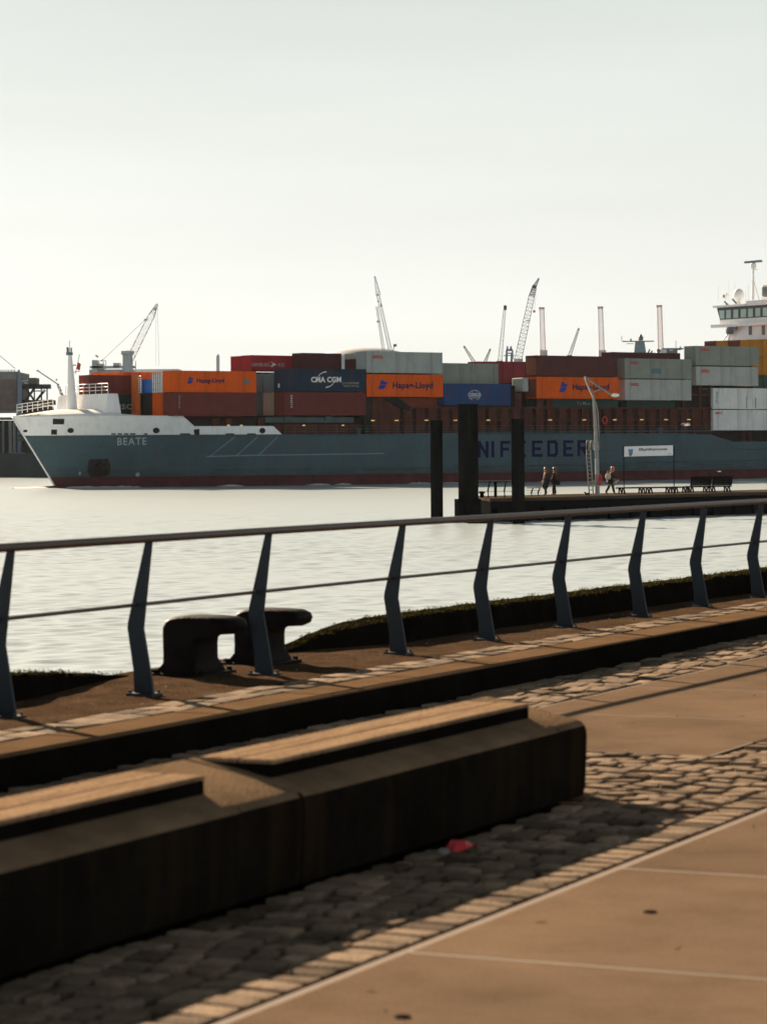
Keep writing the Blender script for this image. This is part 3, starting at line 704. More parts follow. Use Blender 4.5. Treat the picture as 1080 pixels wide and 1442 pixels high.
hull_line('upper_strake', [(1042, 632.8), (1100, 631.5)], .1, M['hull'])
hull_line('deck_edge', [(398, 613), (500, 612), (640, 610), (800, 608.3), (1004, 606.6)], .07, M['hull'])
def hull_text(name, body, x0, x1, y0, y1, m_, bold=.02, spacing=1.1):
    vs, fs = text_polys(body, bold, spacing)
    yl0 = y0 if isinstance(y0, tuple) else (y0, y0); yl1 = y1 if isinstance(y1, tuple) else (y1, y1)
    def mapv(a, c):
        x = x0 + a * (x1 - x0); yt = yl0[0] + (yl0[1] - yl0[0]) * a; yb = yl1[0] + (yl1[1] - yl1[0]) * a
        return on_hull(x, yb + (yt - yb) * c, .035)
    MB().add([mapv(*p) for p in vs], fs).build(name, m_, ship)
hull_text('ship_name', 'BEATE', 165.5, 206.5, (616.5, 616), (627, 626.3), M['lettergrey'], .01, 1.15)
# line name in square strokes, letter by letter
LET = {'U': [(0, 0, 0, 1), (0, 1, 1, 1), (1, 1, 1, 0)], 'N': [(0, 0, 0, 1), (0, 0, 1, 1), (1, 1, 1, 0)], 'I': [(.5, 0, .5, 1)], 'F': [(0, 0, 0, 1), (0, 0, 1, 0), (0, .5, .8, .5)],
       'E': [(0, 0, 0, 1), (0, 0, 1, 0), (0, .5, .8, .5), (0, 1, 1, 1)], 'D': [(0, 0, 0, 1), (0, 0, .8, 0), (.8, 0, 1, .15), (1, .15, 1, .85), (1, .85, .8, 1), (.8, 1, 0, 1)], 'R': [(0, 0, 0, 1), (0, 0, 1, 0), (1, 0, 1, .5), (1, .5, 0, .5), (.45, .5, 1, 1)]}
mb = MB()
def stroke(x0, y0, x1, y1, wpx=4.0):
    d = math.hypot(x1 - x0, y1 - y0); nx, ny = -(y1 - y0) / d * wpx / 2, (x1 - x0) / d * wpx / 2; ex, ey = (x1 - x0) / d * wpx / 2, (y1 - y0) / d * wpx / 2
    mb.add([on_hull(x, y, .035 + .002 * (len(mb.f) % 5)) for x, y in ((x0 - ex + nx, y0 - ey + ny), (x1 + ex + nx, y1 + ey + ny), (x1 + ex - nx, y1 + ey - ny), (x0 - ex - nx, y0 - ey - ny))], [(0, 1, 2, 3)])
for ch, x0, x1 in (('U', 652.5, 664), ('N', 674.5, 685.5), ('I', 690, 697), ('F', 706, 716), ('E', 727.5, 738), ('E', 750.5, 761.5), ('D', 772, 783), ('E', 794.5, 805), ('R', 814.5, 825)):
    mb = MB()
    for a, c, d, f in LET[ch]:
        sl_ = -.011; yb = 622.5 + (x0 - 740) * sl_
        stroke(x0 + a * (x1 - x0), yb + c * 19, x0 + d * (x1 - x0), yb + f * 19)
    mb.build('hull_letter', M['letterblue'], ship)

hull_text('draught_marks', '8', 111, 114, 664, 669, M['lettergrey']); hull_text('thruster_mark', '8', 191, 197, 665.5, 671, M['lettergrey'])

# deck structures between hull top and containers
zc = SP(450, 586)[1]
mb = MB(); x0 = SP(262, 600, 1.4)[0]; mb.box((x0, 1.6, ZB - .05), (SP(515, 600, 1.6)[0], BEAM - 1.6, zc - .05)); mb.build('hatch_coaming', M['shipdark'], ship)
for x in (304, 367, 322): s, z = SP(x, 600, 1.2); MB().box((s - .45, 1.0, ZB), (s + .45, 1.5, zc - .3)).build('lashing_post', M['shipred'], ship)
mb = MB(); mb.box((SP(374, 590, .8)[0], .8, SP(374, 595, .8)[1]), (SP(498, 590, .8)[0], 1.55, SP(374, 587.5, .8)[1]))
for x in (405, 462): s, z = SP(x, 592, .7); mb.box((s - .5, .55, z), (s + .5, .8, z + .5))
mb.build('hatch_beam', M['shipteal'], ship)
mb = MB(); mb.box((SP(386, 600, .9)[0], 1.2, ZB), (SP(515, 600, .9)[0], 1.5, SP(450, 597, .9)[1])); mb.build('deck_bulkhead', M['shipred'], ship)
# hold side with frames
sR = SP(1003, 590, .5)[0]; sL = SP(516, 590, .5)[0]; zw = SP(760, 573, .5)[1]
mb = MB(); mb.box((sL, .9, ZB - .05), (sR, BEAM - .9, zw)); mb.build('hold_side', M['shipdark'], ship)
mb = MB(); s = sL
while s < sR:
    mb.box((s, .45, ZB - .05), (s + .32, .9, zw)); mb.box((s + .32, .72, ZB - .05), (s + 1.5, .9, zw - .2)); s += 1.98
mb.box((sL, .4, zw - .25), (sR, .9, zw)); mb.box((sL, .5, ZB + 1.75), (sR, .9, ZB + 1.95))
mb.build('hold_frames', M['shipred'], ship)
mb = MB(); p = [SP(x, y, .3) for x, y in ((513, 524), (522, 524), (530, 540), (577, 572), (577, 578), (560, 573), (522, 547), (522, 612), (513, 612))]
mb.prism(p, lambda a, b_, w: Vector((a, w, b_)), .25, .65); mb.build('sloping_stay', M['shipdark'], ship)
mb = MB(); p = [SP(x, y, .45) for x, y in ((524, 545), (556, 567), (560, 612), (524, 612))]; mb.prism(p, lambda a, b_, w: Vector((a, w, b_)), .5, .85); mb.build('stay_plate', M['shipred'], ship)
mb = MB(); p = [SP(x, y, .3) for x, y in ((958, 548), (1003, 548), (1003, 612), (958, 612))]; mb.prism(p, lambda a, b_, w: Vector((a, w, b_)), 1.0, 20.5); mb.build('cell_guide_tower', M['shipdark'], ship)
mb = MB()
for x in (962, 985, 1000): s = SP(x, 580, .7)[0]; mb.box((s - .2, .6, ZB), (s + .2, 1.0, SP(x, 540, .7)[1]))
for y in (556, 575, 592): z = SP(980, y, .7)[1]; mb.box((SP(960, y, .7)[0], .75, z - .12), (SP(1001, y, .7)[0], .95, z + .12))
mb.build('tower_frames', M['shipred'], ship)
for x0, x1 in ((725, 734), (756, 764), (770, 778)): 
    a = SP(x0, 560, .6); c = SP(x1, 560, .6); MB().box((a[0], .6, zw), (c[0], 1.0, SP(x0, 553, .6)[1])).build('lashing_post', M['shipred'], ship)
for x in (524.5, 558, 600, 641, 687, 731, 774, 822, 865, 903, 937, 969):
    s, z = SP(x, 592 + (x - 600) * -.003, .35); MB().box((s - .24, .2, z - .05), (s + .24, .4, z + .06)).build('deck_lamp', M['lamplit'], ship)
for x in (322, 340, 428, 483): s, z = SP(x, 599, .5); MB().box((s - .14, .4, z - .06), (s + .14, .6, z + .07)).build('deck_lamp', M['lamplit'], ship)
sr0 = s4 + .5; rail_part('deck_railing', [(sr0, .12, ZB), (sA - .5, .12, ZB)], 1.05, M['shipteal'], levels=3, gap=1.6, r=.022)
mb = MB(); s, z = SP(505, 607, .4); mb.lathe([(.25, 0), (.32, .5), (.5, .62), (.5, .75), (.0, .8)], (s, .5, ZB), 10); s, z = SP(929, 604, .4); mb.lathe([(.25, 0), (.32, .5), (.5, .62), (.5, .75), (.0, .8)], (s, .5, ZB), 10); mb.build('deck_vent', M['shipteal'], ship, smooth=True, sharp=40)
mb = MB(); s, z = SP(851, 592, .4); 
for i in range(12):
    a = 2 * math.pi * i / 12; a2_ = 2 * math.pi * (i + 1) / 12; mb.tube((s + .38 * math.cos(a), .38, z + .5 * math.sin(a)), (s + .38 * math.cos(a2_), .38, z + .5 * math.sin(a2_)), .09, n=6)
mb.build('lifebuoy', M['ringred'], ship)
# posts of orange / red steel between the first bays
mb = MB(); s, z = SP(191, 528, 7.2); mb.box((s - .35, 6.6, zc - .2), (s + .35, 7.6, z)); mb.build('lashing_frame', M['orangepost'], ship)
# dark after hold and red fittings
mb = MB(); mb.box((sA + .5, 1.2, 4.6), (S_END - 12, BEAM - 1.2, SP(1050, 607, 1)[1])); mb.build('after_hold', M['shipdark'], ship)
mb = MB()
for x in (1046, 1055): s, z = SP(x, 622, .8); mb.box((s - .18, .6, z - .4), (s + .18, 1.0, z + 1.4)); mb.box((s - .5, .5, z - .3), (s + .5, 1.1, z + .25))
mb.build('winch', M['boot'], ship)

# ---- bridge and accommodation (front face looks to the bow)
sbr = SP(1008, 440, 22.6)[0]
def BW(x, y, s):
    """w, z of a pixel in the transverse plane at s"""
    u, v = uv(x, y); k = u / F
    w = (SO.x + cs * s - k * (SO.y + sn * s)) / (sn + k * cs)
    return w, HW - v / F * (SO.y + sn * s + cs * w)
w_l, z_wt = BW(1008, 436, sbr); _, z_wb = BW(1014, 450, sbr)
zr = BW(1030, 432, sbr)[1]
wm = BW(1051, 440, sbr)[0]
acc = MB(); 
wa = BW(1020, 470, sbr)[0]
acc.box((sbr + .6, BEAM - wa + 0, 6), (sbr + 14, wa, BW(1035, 458, sbr)[1])); acc.build('accommodation_block', M['white'], ship, bevel=.04)
wg = MB(); z0 = BW(1020, 461, sbr)[1]; z1 = BW(1020, 456.5, sbr)[1]
wg.box((sbr - .6, -1.0, z0), (sbr + 6, BW(1004, 458, sbr)[0], z1)); wg.build('bridge_deck', M['white'], ship, bevel=.03)
# wheelhouse walls, leaning windows
wh = MB(); zl = z_wb
wh.prism([(-.2, z1), (BW(1013.5, 455, sbr)[0], z1), (BW(1012.5, 449, sbr)[0], zl - .05), (-.2, zl - .05)], lambda w, z, s: Vector((s, w, z)), sbr, sbr + 5); wh.build('wheelhouse_wall', M['white'], ship)
wb = MB(); wb.prism([(0, zl - .05), (BW(1012.5, 449, sbr)[0], zl - .05), (w_l, zr - .02), (0, zr - .02)], lambda w, z, s: Vector((s, w, z)), sbr + .1, sbr + 4.9); band = wb.build('window_band', M['bridgedark'], ship)
nwin = 13; tw = w_l - .55
for i in range(nwin):
    a = tw - i * 1.62; c = a - (1.05 if i % 3 else 1.2)
    zb_, zt_ = zl + .12, zr - .45
    if i in (4, 5, 6): zt_ -= 0
    lean = .28
    mb = MB(); mb.add([Vector((sbr + .06, a - lean * (1 if i == 0 else 0), zb_)), Vector((sbr + .06, c, zb_)), Vector((sbr + .06, c, zt_)), Vector((sbr + .06, a, zt_))], [(0, 1, 2, 3)])
    o = mb.build('window', M['bridgeglass'], band); so = o.modifiers.new('t', 'SOLIDIFY'); so.thickness = .05; so.offset = 0
rf = MB(); rf.box((sbr - .4, wm, zr), (sbr + 6, BW(1005.5, 434, sbr)[0], zr + .32)); rf.box((sbr - .2, 0, zr - .02), (sbr + 6, wm - .02, zr + .75)); rf.build('bridge_roof', M['white'], ship, bevel=.03)
br = MB(); p = BW(1017, 474, sbr + .1); q = BW(1031, 461, sbr + .1); br.tube((sbr + .2, p[0], p[1] - .5), (sbr + .2, q[0], q[1]), .14, n=6); p = BW(1024, 474, sbr); br.tube((sbr + .2, p[0], p[1] - .5), (sbr + .2, q[0] - .2, q[1]), .14, n=6); br.build('wing_brace', M['white'], ship)
mb = MB(); 
p = BW(1029, 465.5, sbr); mb.lathe([(.02, -.6), (.5, -.55), (.62, -.1), (.6, .3), (.3, .5), (.02, .5)], (sbr - .3, p[0], p[1]), 12); mb.box((sbr - .5, p[0] - 1.6, p[1] + .05), (sbr - .2, p[0] - .4, p[1] + .55)); mb.build('searchlight', M['signgrey'], ship)
for x in (1056, 1074.5): p = BW(x, 464.5, sbr + .6); MB().box((sbr + .5, p[0] - .3, p[1] - .75), (sbr + .64, p[0] + .3, p[1] + .65)).build('accommodation_window', M['signgrey'], ship)
# radar mast
p0 = BW(1059.5, 432, sbr + 3); p1 = BW(1060, 369, sbr + 3)
mb = MB(); mb.tube((sbr + 3, p0[0], zr + .5), (sbr + 3, p1[0], p1[1]), .22, .13, 8); mb.tube((sbr + 3, p0[0] - 1.6, zr + .6), (sbr + 3, p1[0] - .1, p1[1] - 3), .05, n=5); mb.tube((sbr + 3, p0[0] + 1.4, zr + .6), (sbr + 3, p1[0] + .1, p1[1] - 5), .04, n=5)
mb.lathe([(.12, -1.1), (.42, -.9), (.45, -.3), (.2, -.1)], (sbr + 3, p1[0], p1[1]), 10); mb.box((sbr + 2.9, p1[0] - .9, p1[1] - 1.25), (sbr + 3.1, p1[0] + .2, p1[1] - 1.15)); mb.box((sbr + 2.9, p1[0] - .3, p1[1] - 3.0), (sbr + 3.1, p1[0] + .4, p1[1] - 2.92)); rm = mb.build('radar_mast', M['white'], ship, smooth=True, sharp=50)
sc_ = MB(); sc_.box((sbr + 2.85, p1[0] - 1.85, -.16), (sbr + 3.15, p1[0] + 1.85, .16)); so = sc_.build('radar_scanner', M['far_dark'], rm); so.location.z = p1[1] + .05; so.rotation_euler = (0, 0, 0)
dm = MB(); p = BW(1039.5, 415.5, sbr + 2); dm.ball((sbr + 2, p[0], p[1]), .85, .85, .98, 16, 10); dm.tube((sbr + 2, p[0], p[1] - .9), (sbr + 2, p[0], zr + .2), .3, .35, 8); dm.tube((sbr + 2, p[0] + .8, p[1] - 1.3), (sbr + 2, p[0] - .2, p[1] - 1.6), .1, n=6); dm.build('satellite_dome', M['white'], ship, smooth=True, sharp=60)
dm = MB(); p = BW(1020.5, 416.5, sbr + 2); dm.ball((sbr + 2, p[0] - .25, p[1]), .3, .3, .4, 10, 8); dm.tube((sbr + 2, p[0] - .1, p[1] - .3), (sbr + 2, p[0] - .2, zr + .2), .07, n=6); so = dm.build('signal_lamp', M['white'], ship, smooth=True, sharp=60)
dm = MB(); dm.ball((sbr + 1.9, p[0] + .15, p[1]), .22, .22, .34, 8, 6); dm.build('lamp_shutter', M['far_dark'], so)
dm = MB(); p = BW(1022, 428, sbr + 2); dm.box((sbr + 1.8, p[0] - .9, zr + .3), (sbr + 2.2, p[0] + .2, zr + .5)); dm.tube((sbr + 2, p[0] - .5, zr + .4), (sbr + 2, p[0] + .4, zr + 1.0), .12, n=6); p = BW(1034, 427, sbr + 2); dm.tube((sbr + 2, p[0] - .5, zr + .5), (sbr + 2, p[0] + .5, zr + 1.3), .14, n=6); dm.build('roof_fittings', M['far_dark'], ship)
for x, y in ((1011, 404), (1025, 395), (1049, 410), (1053, 400), (1034, 398)):
    p = BW(x, y, sbr + 2.5); MB().tube((sbr + 2.5, p[0], zr + .2), (sbr + 2.5, p[0], p[1]), .03, n=4).build('whip_antenna', M['white'], ship)
dm = MB(); p = BW(1078, 411, sbr + 5); dm.box((sbr + 4.4, p[0] - 1.4, zr), (sbr + 6, p[0] + .4, p[1] - .8)); dm.build('monkey_island_box', M['white'], ship); dm = MB(); dm.box((sbr + 4.3, p[0] - 1.4, p[1] - .75), (sbr + 6.1, p[0] + .4, p[1] + 1.0)); dm.build('funnel_cap', M['far_dark'], ship, bevel=.3)
# wake along the waterline
mb = MB()
for (x0, x1, y) in ((78, 128, 685.5), (150, 215, 687), (320, 350, 686), (432, 462, 684), (470, 492, 684), (574, 602, 681), (622, 645, 680), (200, 230, 687.5)):
    d = []
    for i in range(9):
        x = x0 + (x1 - x0) * i / 8; s = SP(x, y + 1, 0)[0]; wv = hull_w(s, 0) - .25; d.append((s, wv, .10 + .16 * R.random() * math.sin(math.pi * i / 8)))
    mb.grid([[Vector((s, w - .35 - .3 * R.random(), .02)) for s, w, h in d], [Vector((s, w - .1, h)) for s, w, h in d], [Vector((s, w + .25, .02)) for s, w, h in d]])
for k in range(14):
    s = -15.5 - k * .25; 
fo_ = tag(mb.build('wake_foam', M['foam'], smooth=True), 'thin white wash along the ship waterline', kind='stuff'); fo_.location = SO; fo_.rotation_euler = (0, 0, SA)

# ================================================================== CONTAINERS
CM = {}
PITCH = 2.6
def cmesh(key, L, H):
    k = (key, round(L, 1), round(H, 2))
    if k in CM: return CM[k]
    W = 2.44
    mb = MB()
    def wall(fn, a, b_, z0, z1, pitch=.28):
        n = max(2, int((b_ - a) / pitch)); pts = []
        for i in range(n):
            t = a + (b_ - a) * i / n; p = (b_ - a) / n
            pts += [(t, 0), (t + p * .36, 0), (t + p * .5, 1), (t + p * .86, 1)]
        pts.append((b_, 0))
        mb.grid([[Vector(fn(t, .02 + d * .036, z0)) for t, d in pts], [Vector(fn(t, .02 + d * .036, z1)) for t, d in pts]])
    wall(lambda t, d, z: (t, d, z), .1, L - .1, .15, H - .1)
    wall(lambda t, d, z: (t, W - d, z), .1, L - .1, .15, H - .1, .6)
    wall(lambda t, d, z: (d, t, z), .1, W - .1, .15, H - .1)
    wall(lambda t, d, z: (L - d, t, z), .1, W - .1, .15, H - .1, .4)
    mb.add([(0.05, .05, H - .03), (L - .05, .05, H - .03), (L - .05, W - .05, H - .03), (.05, W - .05, H - .03), (.05, .05, .1), (L - .05, .05, .1), (L - .05, W - .05, .1), (.05, W - .05, .1)], [(0, 1, 2, 3), (7, 6, 5, 4)])
    fr = MB()
    for x in (0, L - .13):
        for y in (0, W - .13): fr.box((x, y, .003), (x + .13, y + .13, H - .003))
    for y in (.005, W - .08):
        fr.box((.13, y, .02), (L - .13, y + .075, .17)); fr.box((.13, y, H - .1), (L - .13, y + .075, H - .01))
    for x in (.005, L - .08):
        fr.box((x, .13, .02), (x + .075, W - .13, .17)); fr.box((x, .13, H - .12), (x + .075, W - .13, H - .01))
    CM[k] = (mb, fr); return CM[k]
CMESH = {}
GRP = 'containers stacked on the ship'
def container(col, s0, L, w, z0, H, label, tilt=None):
    rt = empty('shipping_container', SHIPM @ Vector((s0, w, z0)), SA, label, 'container', GRP)
    mb, fr = cmesh(col, L, H); k = (col, round(L, 1), round(H, 2))
    if k not in CMESH:
        b_ = mb.build('corrugated_body', M['c_' + col], rt); f_ = fr.build('steel_frame', M['c_' + col], rt); CMESH[k] = (b_.data, f_.data)
    else:
        for nm, me in zip(('corrugated_body', 'steel_frame'), CMESH[k]):
            o = bpy.data.objects.new(nm, me); COL.objects.link(o); o.parent = rt
    rt['_s'] = s0; rt['_w'] = w; rt['_z'] = z0
    return rt
def cpx(col, x0, x1, yt, yb, label, w=0., L=None):
    ym = (yt + yb) / 2; xm = (x0 + x1) / 2
    s0 = SP(x0, ym, w)[0]; s1_ = SP(x1, ym, w)[0]
    if L: s1_ = s0 + L
    z0 = SP(xm, yb, w)[1]; z1_ = SP(xm, yt, w)[1]
    return container(col, s0, s1_ - s0, w, z0, z1_ - z0 - .02, label)
def lettering(rt, body, x0, x1, y0, y1, m_, name='lettering', bold=.015, spacing=1.05, vertical=False):
    w = rt['_w']; vs, fs = text_polys(body, bold, spacing)
    out = []
    for a, c in vs:
        if vertical: x = x0 + c * (x1 - x0); y = y1 + (y0 - y1) * (1 - a)
        else: x = x0 + a * (x1 - x0); y = y1 + c * (y0 - y1)
        s, z = SP(x, y, w); out.append(Vector((s - rt['_s'], -.012, z - rt['_z'])))
    return MB().add(out, fs).build(name, m_, rt)
def mark(rt, polys, m_, name='logo'):
    mb = MB(); w = rt['_w']
    for p in polys:
        v = []
        for x, y in p: s, z = SP(x, y, w); v.append(Vector((s - rt['_s'], -.014, z - rt['_z'])))
        mb.add(v, [tuple(range(len(v)))])
    return mb.build(name, m_, rt)
def arc(cx, cy, rx, ry, a0, a1, t0, t1, n=10):
    o = []; i_ = []
    for i in range(n + 1):
        q = i / n; a = rad(a0 + (a1 - a0) * q); t = (t0 + (t1 - t0) * q) / 2
        o.append((cx + (rx + t) * math.cos(a), cy - (ry + t) * math.sin(a))); i_.append((cx + (rx - t) * math.cos(a), cy - (ry - t) * math.sin(a)))
    return [[o[i], o[i + 1], i_[i + 1], i_[i]] for i in range(n)]
def swoosh(rt, x0, x1, y0, y1):
    """two stacked leaning wing shapes"""
    P = lambda a, c: (x0 + a * (x1 - x0), y0 + c * (y1 - y0))
    mark(rt, [[P(.30, 0), P(.62, .02), P(.58, .18), P(.98, .18), P(.86, .34), P(.80, .46), P(.42, .47), P(.20, .45)], [P(.18, .50), P(.44, .51), P(.82, .51), P(.72, .66), P(.70, .80), P(.50, .98), P(.0, .98), P(.10, .80)]], M['t_blue'])
# bay 1
c = cpx('maroon', 125, 186, 528, 556, 'dark red short container closest to the bow, behind the white mast', 10)
_z = (SP(170, 587, 10)[1], SP(170, 557, 10)[1]); c = container('green', -8.9, 4.2, 10, _z[0], _z[1] - _z[0] - .02, 'dark green short container with large pale letters, just behind the white breakwater')
lettering(c, 'MSC', 161.5, 187, 569, 576.5, M['t_pale'], bold=.03); mark(c, [[(188.5, 565.5), (192, 565.5), (192, 579.5), (188.5, 579.5)]], M['t_pale'], 'data_panel')
# bay 2
b2 = SP(244, 540, 0)[0]; L40 = 12.19
zt2 = SP(300, 522, 0)[1]; zm2 = SP(300, 552.5, 0)[1]; zb2 = SP(300, 586, 0)[1]
c = container('orange', b2, SP(361, 540)[0] - b2, 0, zm2, zt2 - zm2 - .02, 'long rusty orange container with writing, nearest to the bow')
swoosh(c, 263.5, 274, 531, 540.5); lettering(c, 'Hapag-Lloyd', 277.5, 316, 532.5, 541, M['t_navy'], bold=.025); mark(c, [[(344, 535), (351, 535), (351, 541), (344, 541)]], M['t_dim'], 'data_panel')
c = container('maroon', b2, SP(361, 540)[0] - b2, 0, zb2, zm2 - zb2 - .02, 'long plain maroon container directly under the rusty orange container near the bow')
lettering(c, '2TG12', 252, 254, 557, 575, M['t_pale'], 'serial_number', vertical=True)
c = container('white', b2, L40, PITCH, zm2, SP(220, 524.5, 2.6)[1] - zm2 - .02, 'white container with its door end and locking bars facing the bow')
dm = MB()
for y in (.18, 1.24): dm.box((-.03, y, .2), (.0, y + 1.03, 2.45))
dr = dm.build('door', M['c_white'], c)
dm = MB()
for y in (.42, .95, 1.48, 2.01):
    dm.tube((-.06, y, .15), (-.06, y, 2.5), .035, n=6)
    for z in (.4, 1.1, 1.8, 2.3): dm.box((-.09, y - .08, z), (-.031, y + .08, z + .07))
dm.build('locking_bars', M['signgrey'], dr)
container('orange', b2, L40, PITCH, zb2, zm2 - zb2 - .02, 'orange container seen end on, below the white door end')
container('brightblue', b2, L40, 2 * PITCH, zm2, SP(206, 533, 5.2)[1] - zm2 - .02, 'bright blue container end beside the white door end')
container('black', b2, L40, 2 * PITCH, zb2, zm2 - zb2 - .02, 'nearly black container end in the lower tier beside the green one')
for k in range(3, 8):
    container('orange', b2, L40, k * PITCH, zm2, SP(244 - 16.3 * k, 523.2 + .12 * k, k * PITCH)[1] - zm2 - .02, 'orange container showing only a strip above the dark red one at the bow')
mb = MB(); s, z = SP(200, 556, 6.3)
for dy in (-.35, .35): mb.tube((s - .3, 6.3 + dy, zm2), (s - .3, 6.3 + dy, SP(200, 533, 6.3)[1]), .06, n=5)
for i in range(9): zz = zm2 + .1 + i * .25; mb.tube((s - .3, 5.95, zz), (s - .3, 6.65, zz), .05, n=5)
mb.build('lashing_ladder', M['white'], ship)
# bay 3
b3 = SP(401, 535, 0)[0]; L3 = SP(515, 535)[0] - b3
c = cpx('navy', 401, 515, 519, 551.5, 'navy blue container with white name and two white arcs, upper tier')
lettering(c, 'CMA CGM', 438, 480.5, 530.5, 538.5, M['t_white'], bold=.04)
mark(c, arc(461, 534.5, 14, 11, 95, 168, 1.6, .5) + arc(457.5, 533.5, 14, 12, 275, 345, 1.6, .5), M['t_white'])
lettering(c, 'ECO CONTAINER', 482, 505.5, 538, 541, M['t_pale'], 'small_lettering', bold=.0); lettering(c, 'bamboo flooring', 484, 505, 542, 545.5, M['t_pale'], 'small_lettering', bold=0)
mark(c, [[(391.5, 540), (394, 540), (394, 546), (391.5, 546)]], M['t_pale'], 'data_panel')
c = cpx('maroon', 401, 515, 552, 585, 'long maroon container under the navy blue one')
lettering(c, '22G13', 409.5, 412, 556, 574, M['t_white'], 'serial_number', vertical=True)
zm3 = SP(458, 552, 0)[1]; zb3 = SP(458, 585, 0)[1]
container('slate', b3, L3, PITCH, zm3, SP(378, 525.5, 2.6)[1] - zm3 - .02, 'slate blue container end in the upper tier, left of the navy container')
container('beige', b3, L3, PITCH, zb3, zm3 - zb3 - .02, 'dull beige container end in the lower tier left of the maroon one')
container('slate', b3, L3, 2 * PITCH, zm3, SP(366, 526, 5.2)[1] - zm3 - .02, 'narrow strip of a second grey blue container end in the upper tier')
container('slate', b3, L3, 2 * PITCH, zb3, zm3 - zb3 - .02, 'narrow strip of a grey blue container end in the lower tier')
zt3 = SP(458, 519, 0)[1]
c = container('red', b3, L3, 3 * PITCH, zt3 - .1, SP(375, 500, 7.8)[1] - zt3 + .08, 'bright red container with pale lettering in the top tier behind the orange one')
lettering(c, 'HAMBURG', 355, 380, 511, 516, M['t_pale'], bold=0); lettering(c, 'SÜD', 392, 401, 510, 516, M['t_pale'], bold=0)
mark(c, [[(380.5, 509), (386, 511.5), (391.5, 514.5), (386, 513.3)], [(386, 511.5), (389, 513.2), (383, 516.4), (381, 516.2)]], M['t_white'])
container('red', b3, L3, 4 * PITCH, zt3 - .1, SP(335, 500.8, 10.4)[1] - zt3 + .08, 'bright red container end at the left edge of the top tier')
s0 = SP(426, 508, 2 * PITCH)[0]; s1_ = SP(481, 508, 2 * PITCH)[0]
container('darkmaroon', s0, s1_ - s0, 2 * PITCH, zt3 - .1, SP(453, 497, 5.2)[1] - zt3 + .08, 'brownish maroon short container in the top tier above the navy one')
# bay 4
b4 = SP(516.5, 530, 0)[0]
c = cpx('grey', 516.5, 623, 495.3, 525.5, 'large plain grey container in the top tier above the orange one with the big emblem')
lettering(c, 'OOCL', 525, 539.5, 500, 505, M['t_red'], bold=.06)
c = cpx('orange', 516.5, 624, 527, 559, 'orange container with big emblem, lower left corner behind a dark slanting stay')
swoosh(c, 532, 547, 535.5, 548); lettering(c, 'Hapag-Lloyd', 553, 609.5, 538, 550, M['t_navy'], bold=.03)
cpx('brick', 530, 621, 559.5, 588, 'dull red container sunk below the orange one with the slanting stay', 1.45)
zz4 = SP(560, 526, 0)[1]
container('darkmaroon', b4, L40, PITCH, zz4, SP(490, 505.3, 2.6)[1] - zz4, 'low maroon container end between the navy and the plain grey container')
container('beige', b4, L40, PITCH, SP(490, 505.2, 2.6)[1], SP(490, 497.3, 2.6)[1] - SP(490, 505.2, 2.6)[1], 'flat beige container on top of a maroon one, left of the plain grey container')
# bay 5
c = cpx('blue', 625.5, 719, 540, 571, 'strong blue container with a small white globe emblem')
mark(c, arc(668, 556.5, 8.3, 7, 20, 160, .8, .8) + arc(668, 556.5, 8.3, 7, 200, 250, .8, .8) + arc(668, 556.5, 8.3, 7, 290, 340, .8, .8) + arc(668, 556.5, 4, 7, 20, 160, .6, .6) + [[(660, 560), (676, 559.7), (676, 560.6), (660, 560.9)]], M['t_pale'])
lettering(c, 'COSCO', 659, 677, 553.5, 558.5, M['t_white'], bold=.03)
cpx('olive', 608, 701.5, 511.3, 540.5, 'dull grey green container with no writing behind the blue one', PITCH)
# bay 6
b6 = SP(755.5, 540, 0)[0]; L6 = SP(870, 540)[0] - b6
c = cpx('darkmaroon', 755.5, 869, 501, 530, 'very dark maroon container above the orange one at the lamp post')
MB().box((-.03, .12, .15), (-.004, 2.3, 2.4)).build('end_panel', M['c_brown'], c)
c = cpx('orange', 755.5, 871, 530.7, 561.5, 'orange container with blue emblem, partly crossed by the lamp post arm')
MB().box((-.03, .12, .15), (-.004, 2.3, 2.6)).build('end_panel', M['c_brown'], c)
swoosh(c, 786.5, 800, 538, 552.5); lettering(c, 'Hapag-Lloyd', 806, 857, 540.5, 551.5, M['t_navy'], bold=.03)
c = cpx('teal', 757, 870, 561.8, 588, 'dark green container showing only its top under the orange one at the lamp post', 1.45)
lettering(c, 'T x 305 x1', 812, 830.5, 566, 570, M['t_pale'], bold=.0)
zt6 = SP(740, 504, 2.6)[1]; z6b = SP(728, 538.5, 2.6)[1]
container('rose', b6, L6, PITCH, z6b, SP(728, 509, 2.6)[1] - z6b, 'rose red container end in the top tier, nearest to the dark maroon container')
container('rose', b6, L6, 2 * PITCH, z6b, SP(711, 509, 5.2)[1] - z6b, 'rose red container end in the top tier next to the grey green container')
mb = MB(); q = SP(736, 541, 1.2); mb.box((q[0], 1.2, SP(736, 551.5, 1.2)[1]), (q[0] + 1.0, 3.65, SP(736, 531.8, 1.2)[1])); mb.build('deck_locker', M['c_palegrey'], ship, bevel=.15)
for k in (3, 4, 5): container('rose', b6, L6, k * PITCH, z6b, SP(700 - 17 * (k - 2.5), 508.6, k * PITCH)[1] - z6b, 'red container showing only a thin strip above the grey green container')
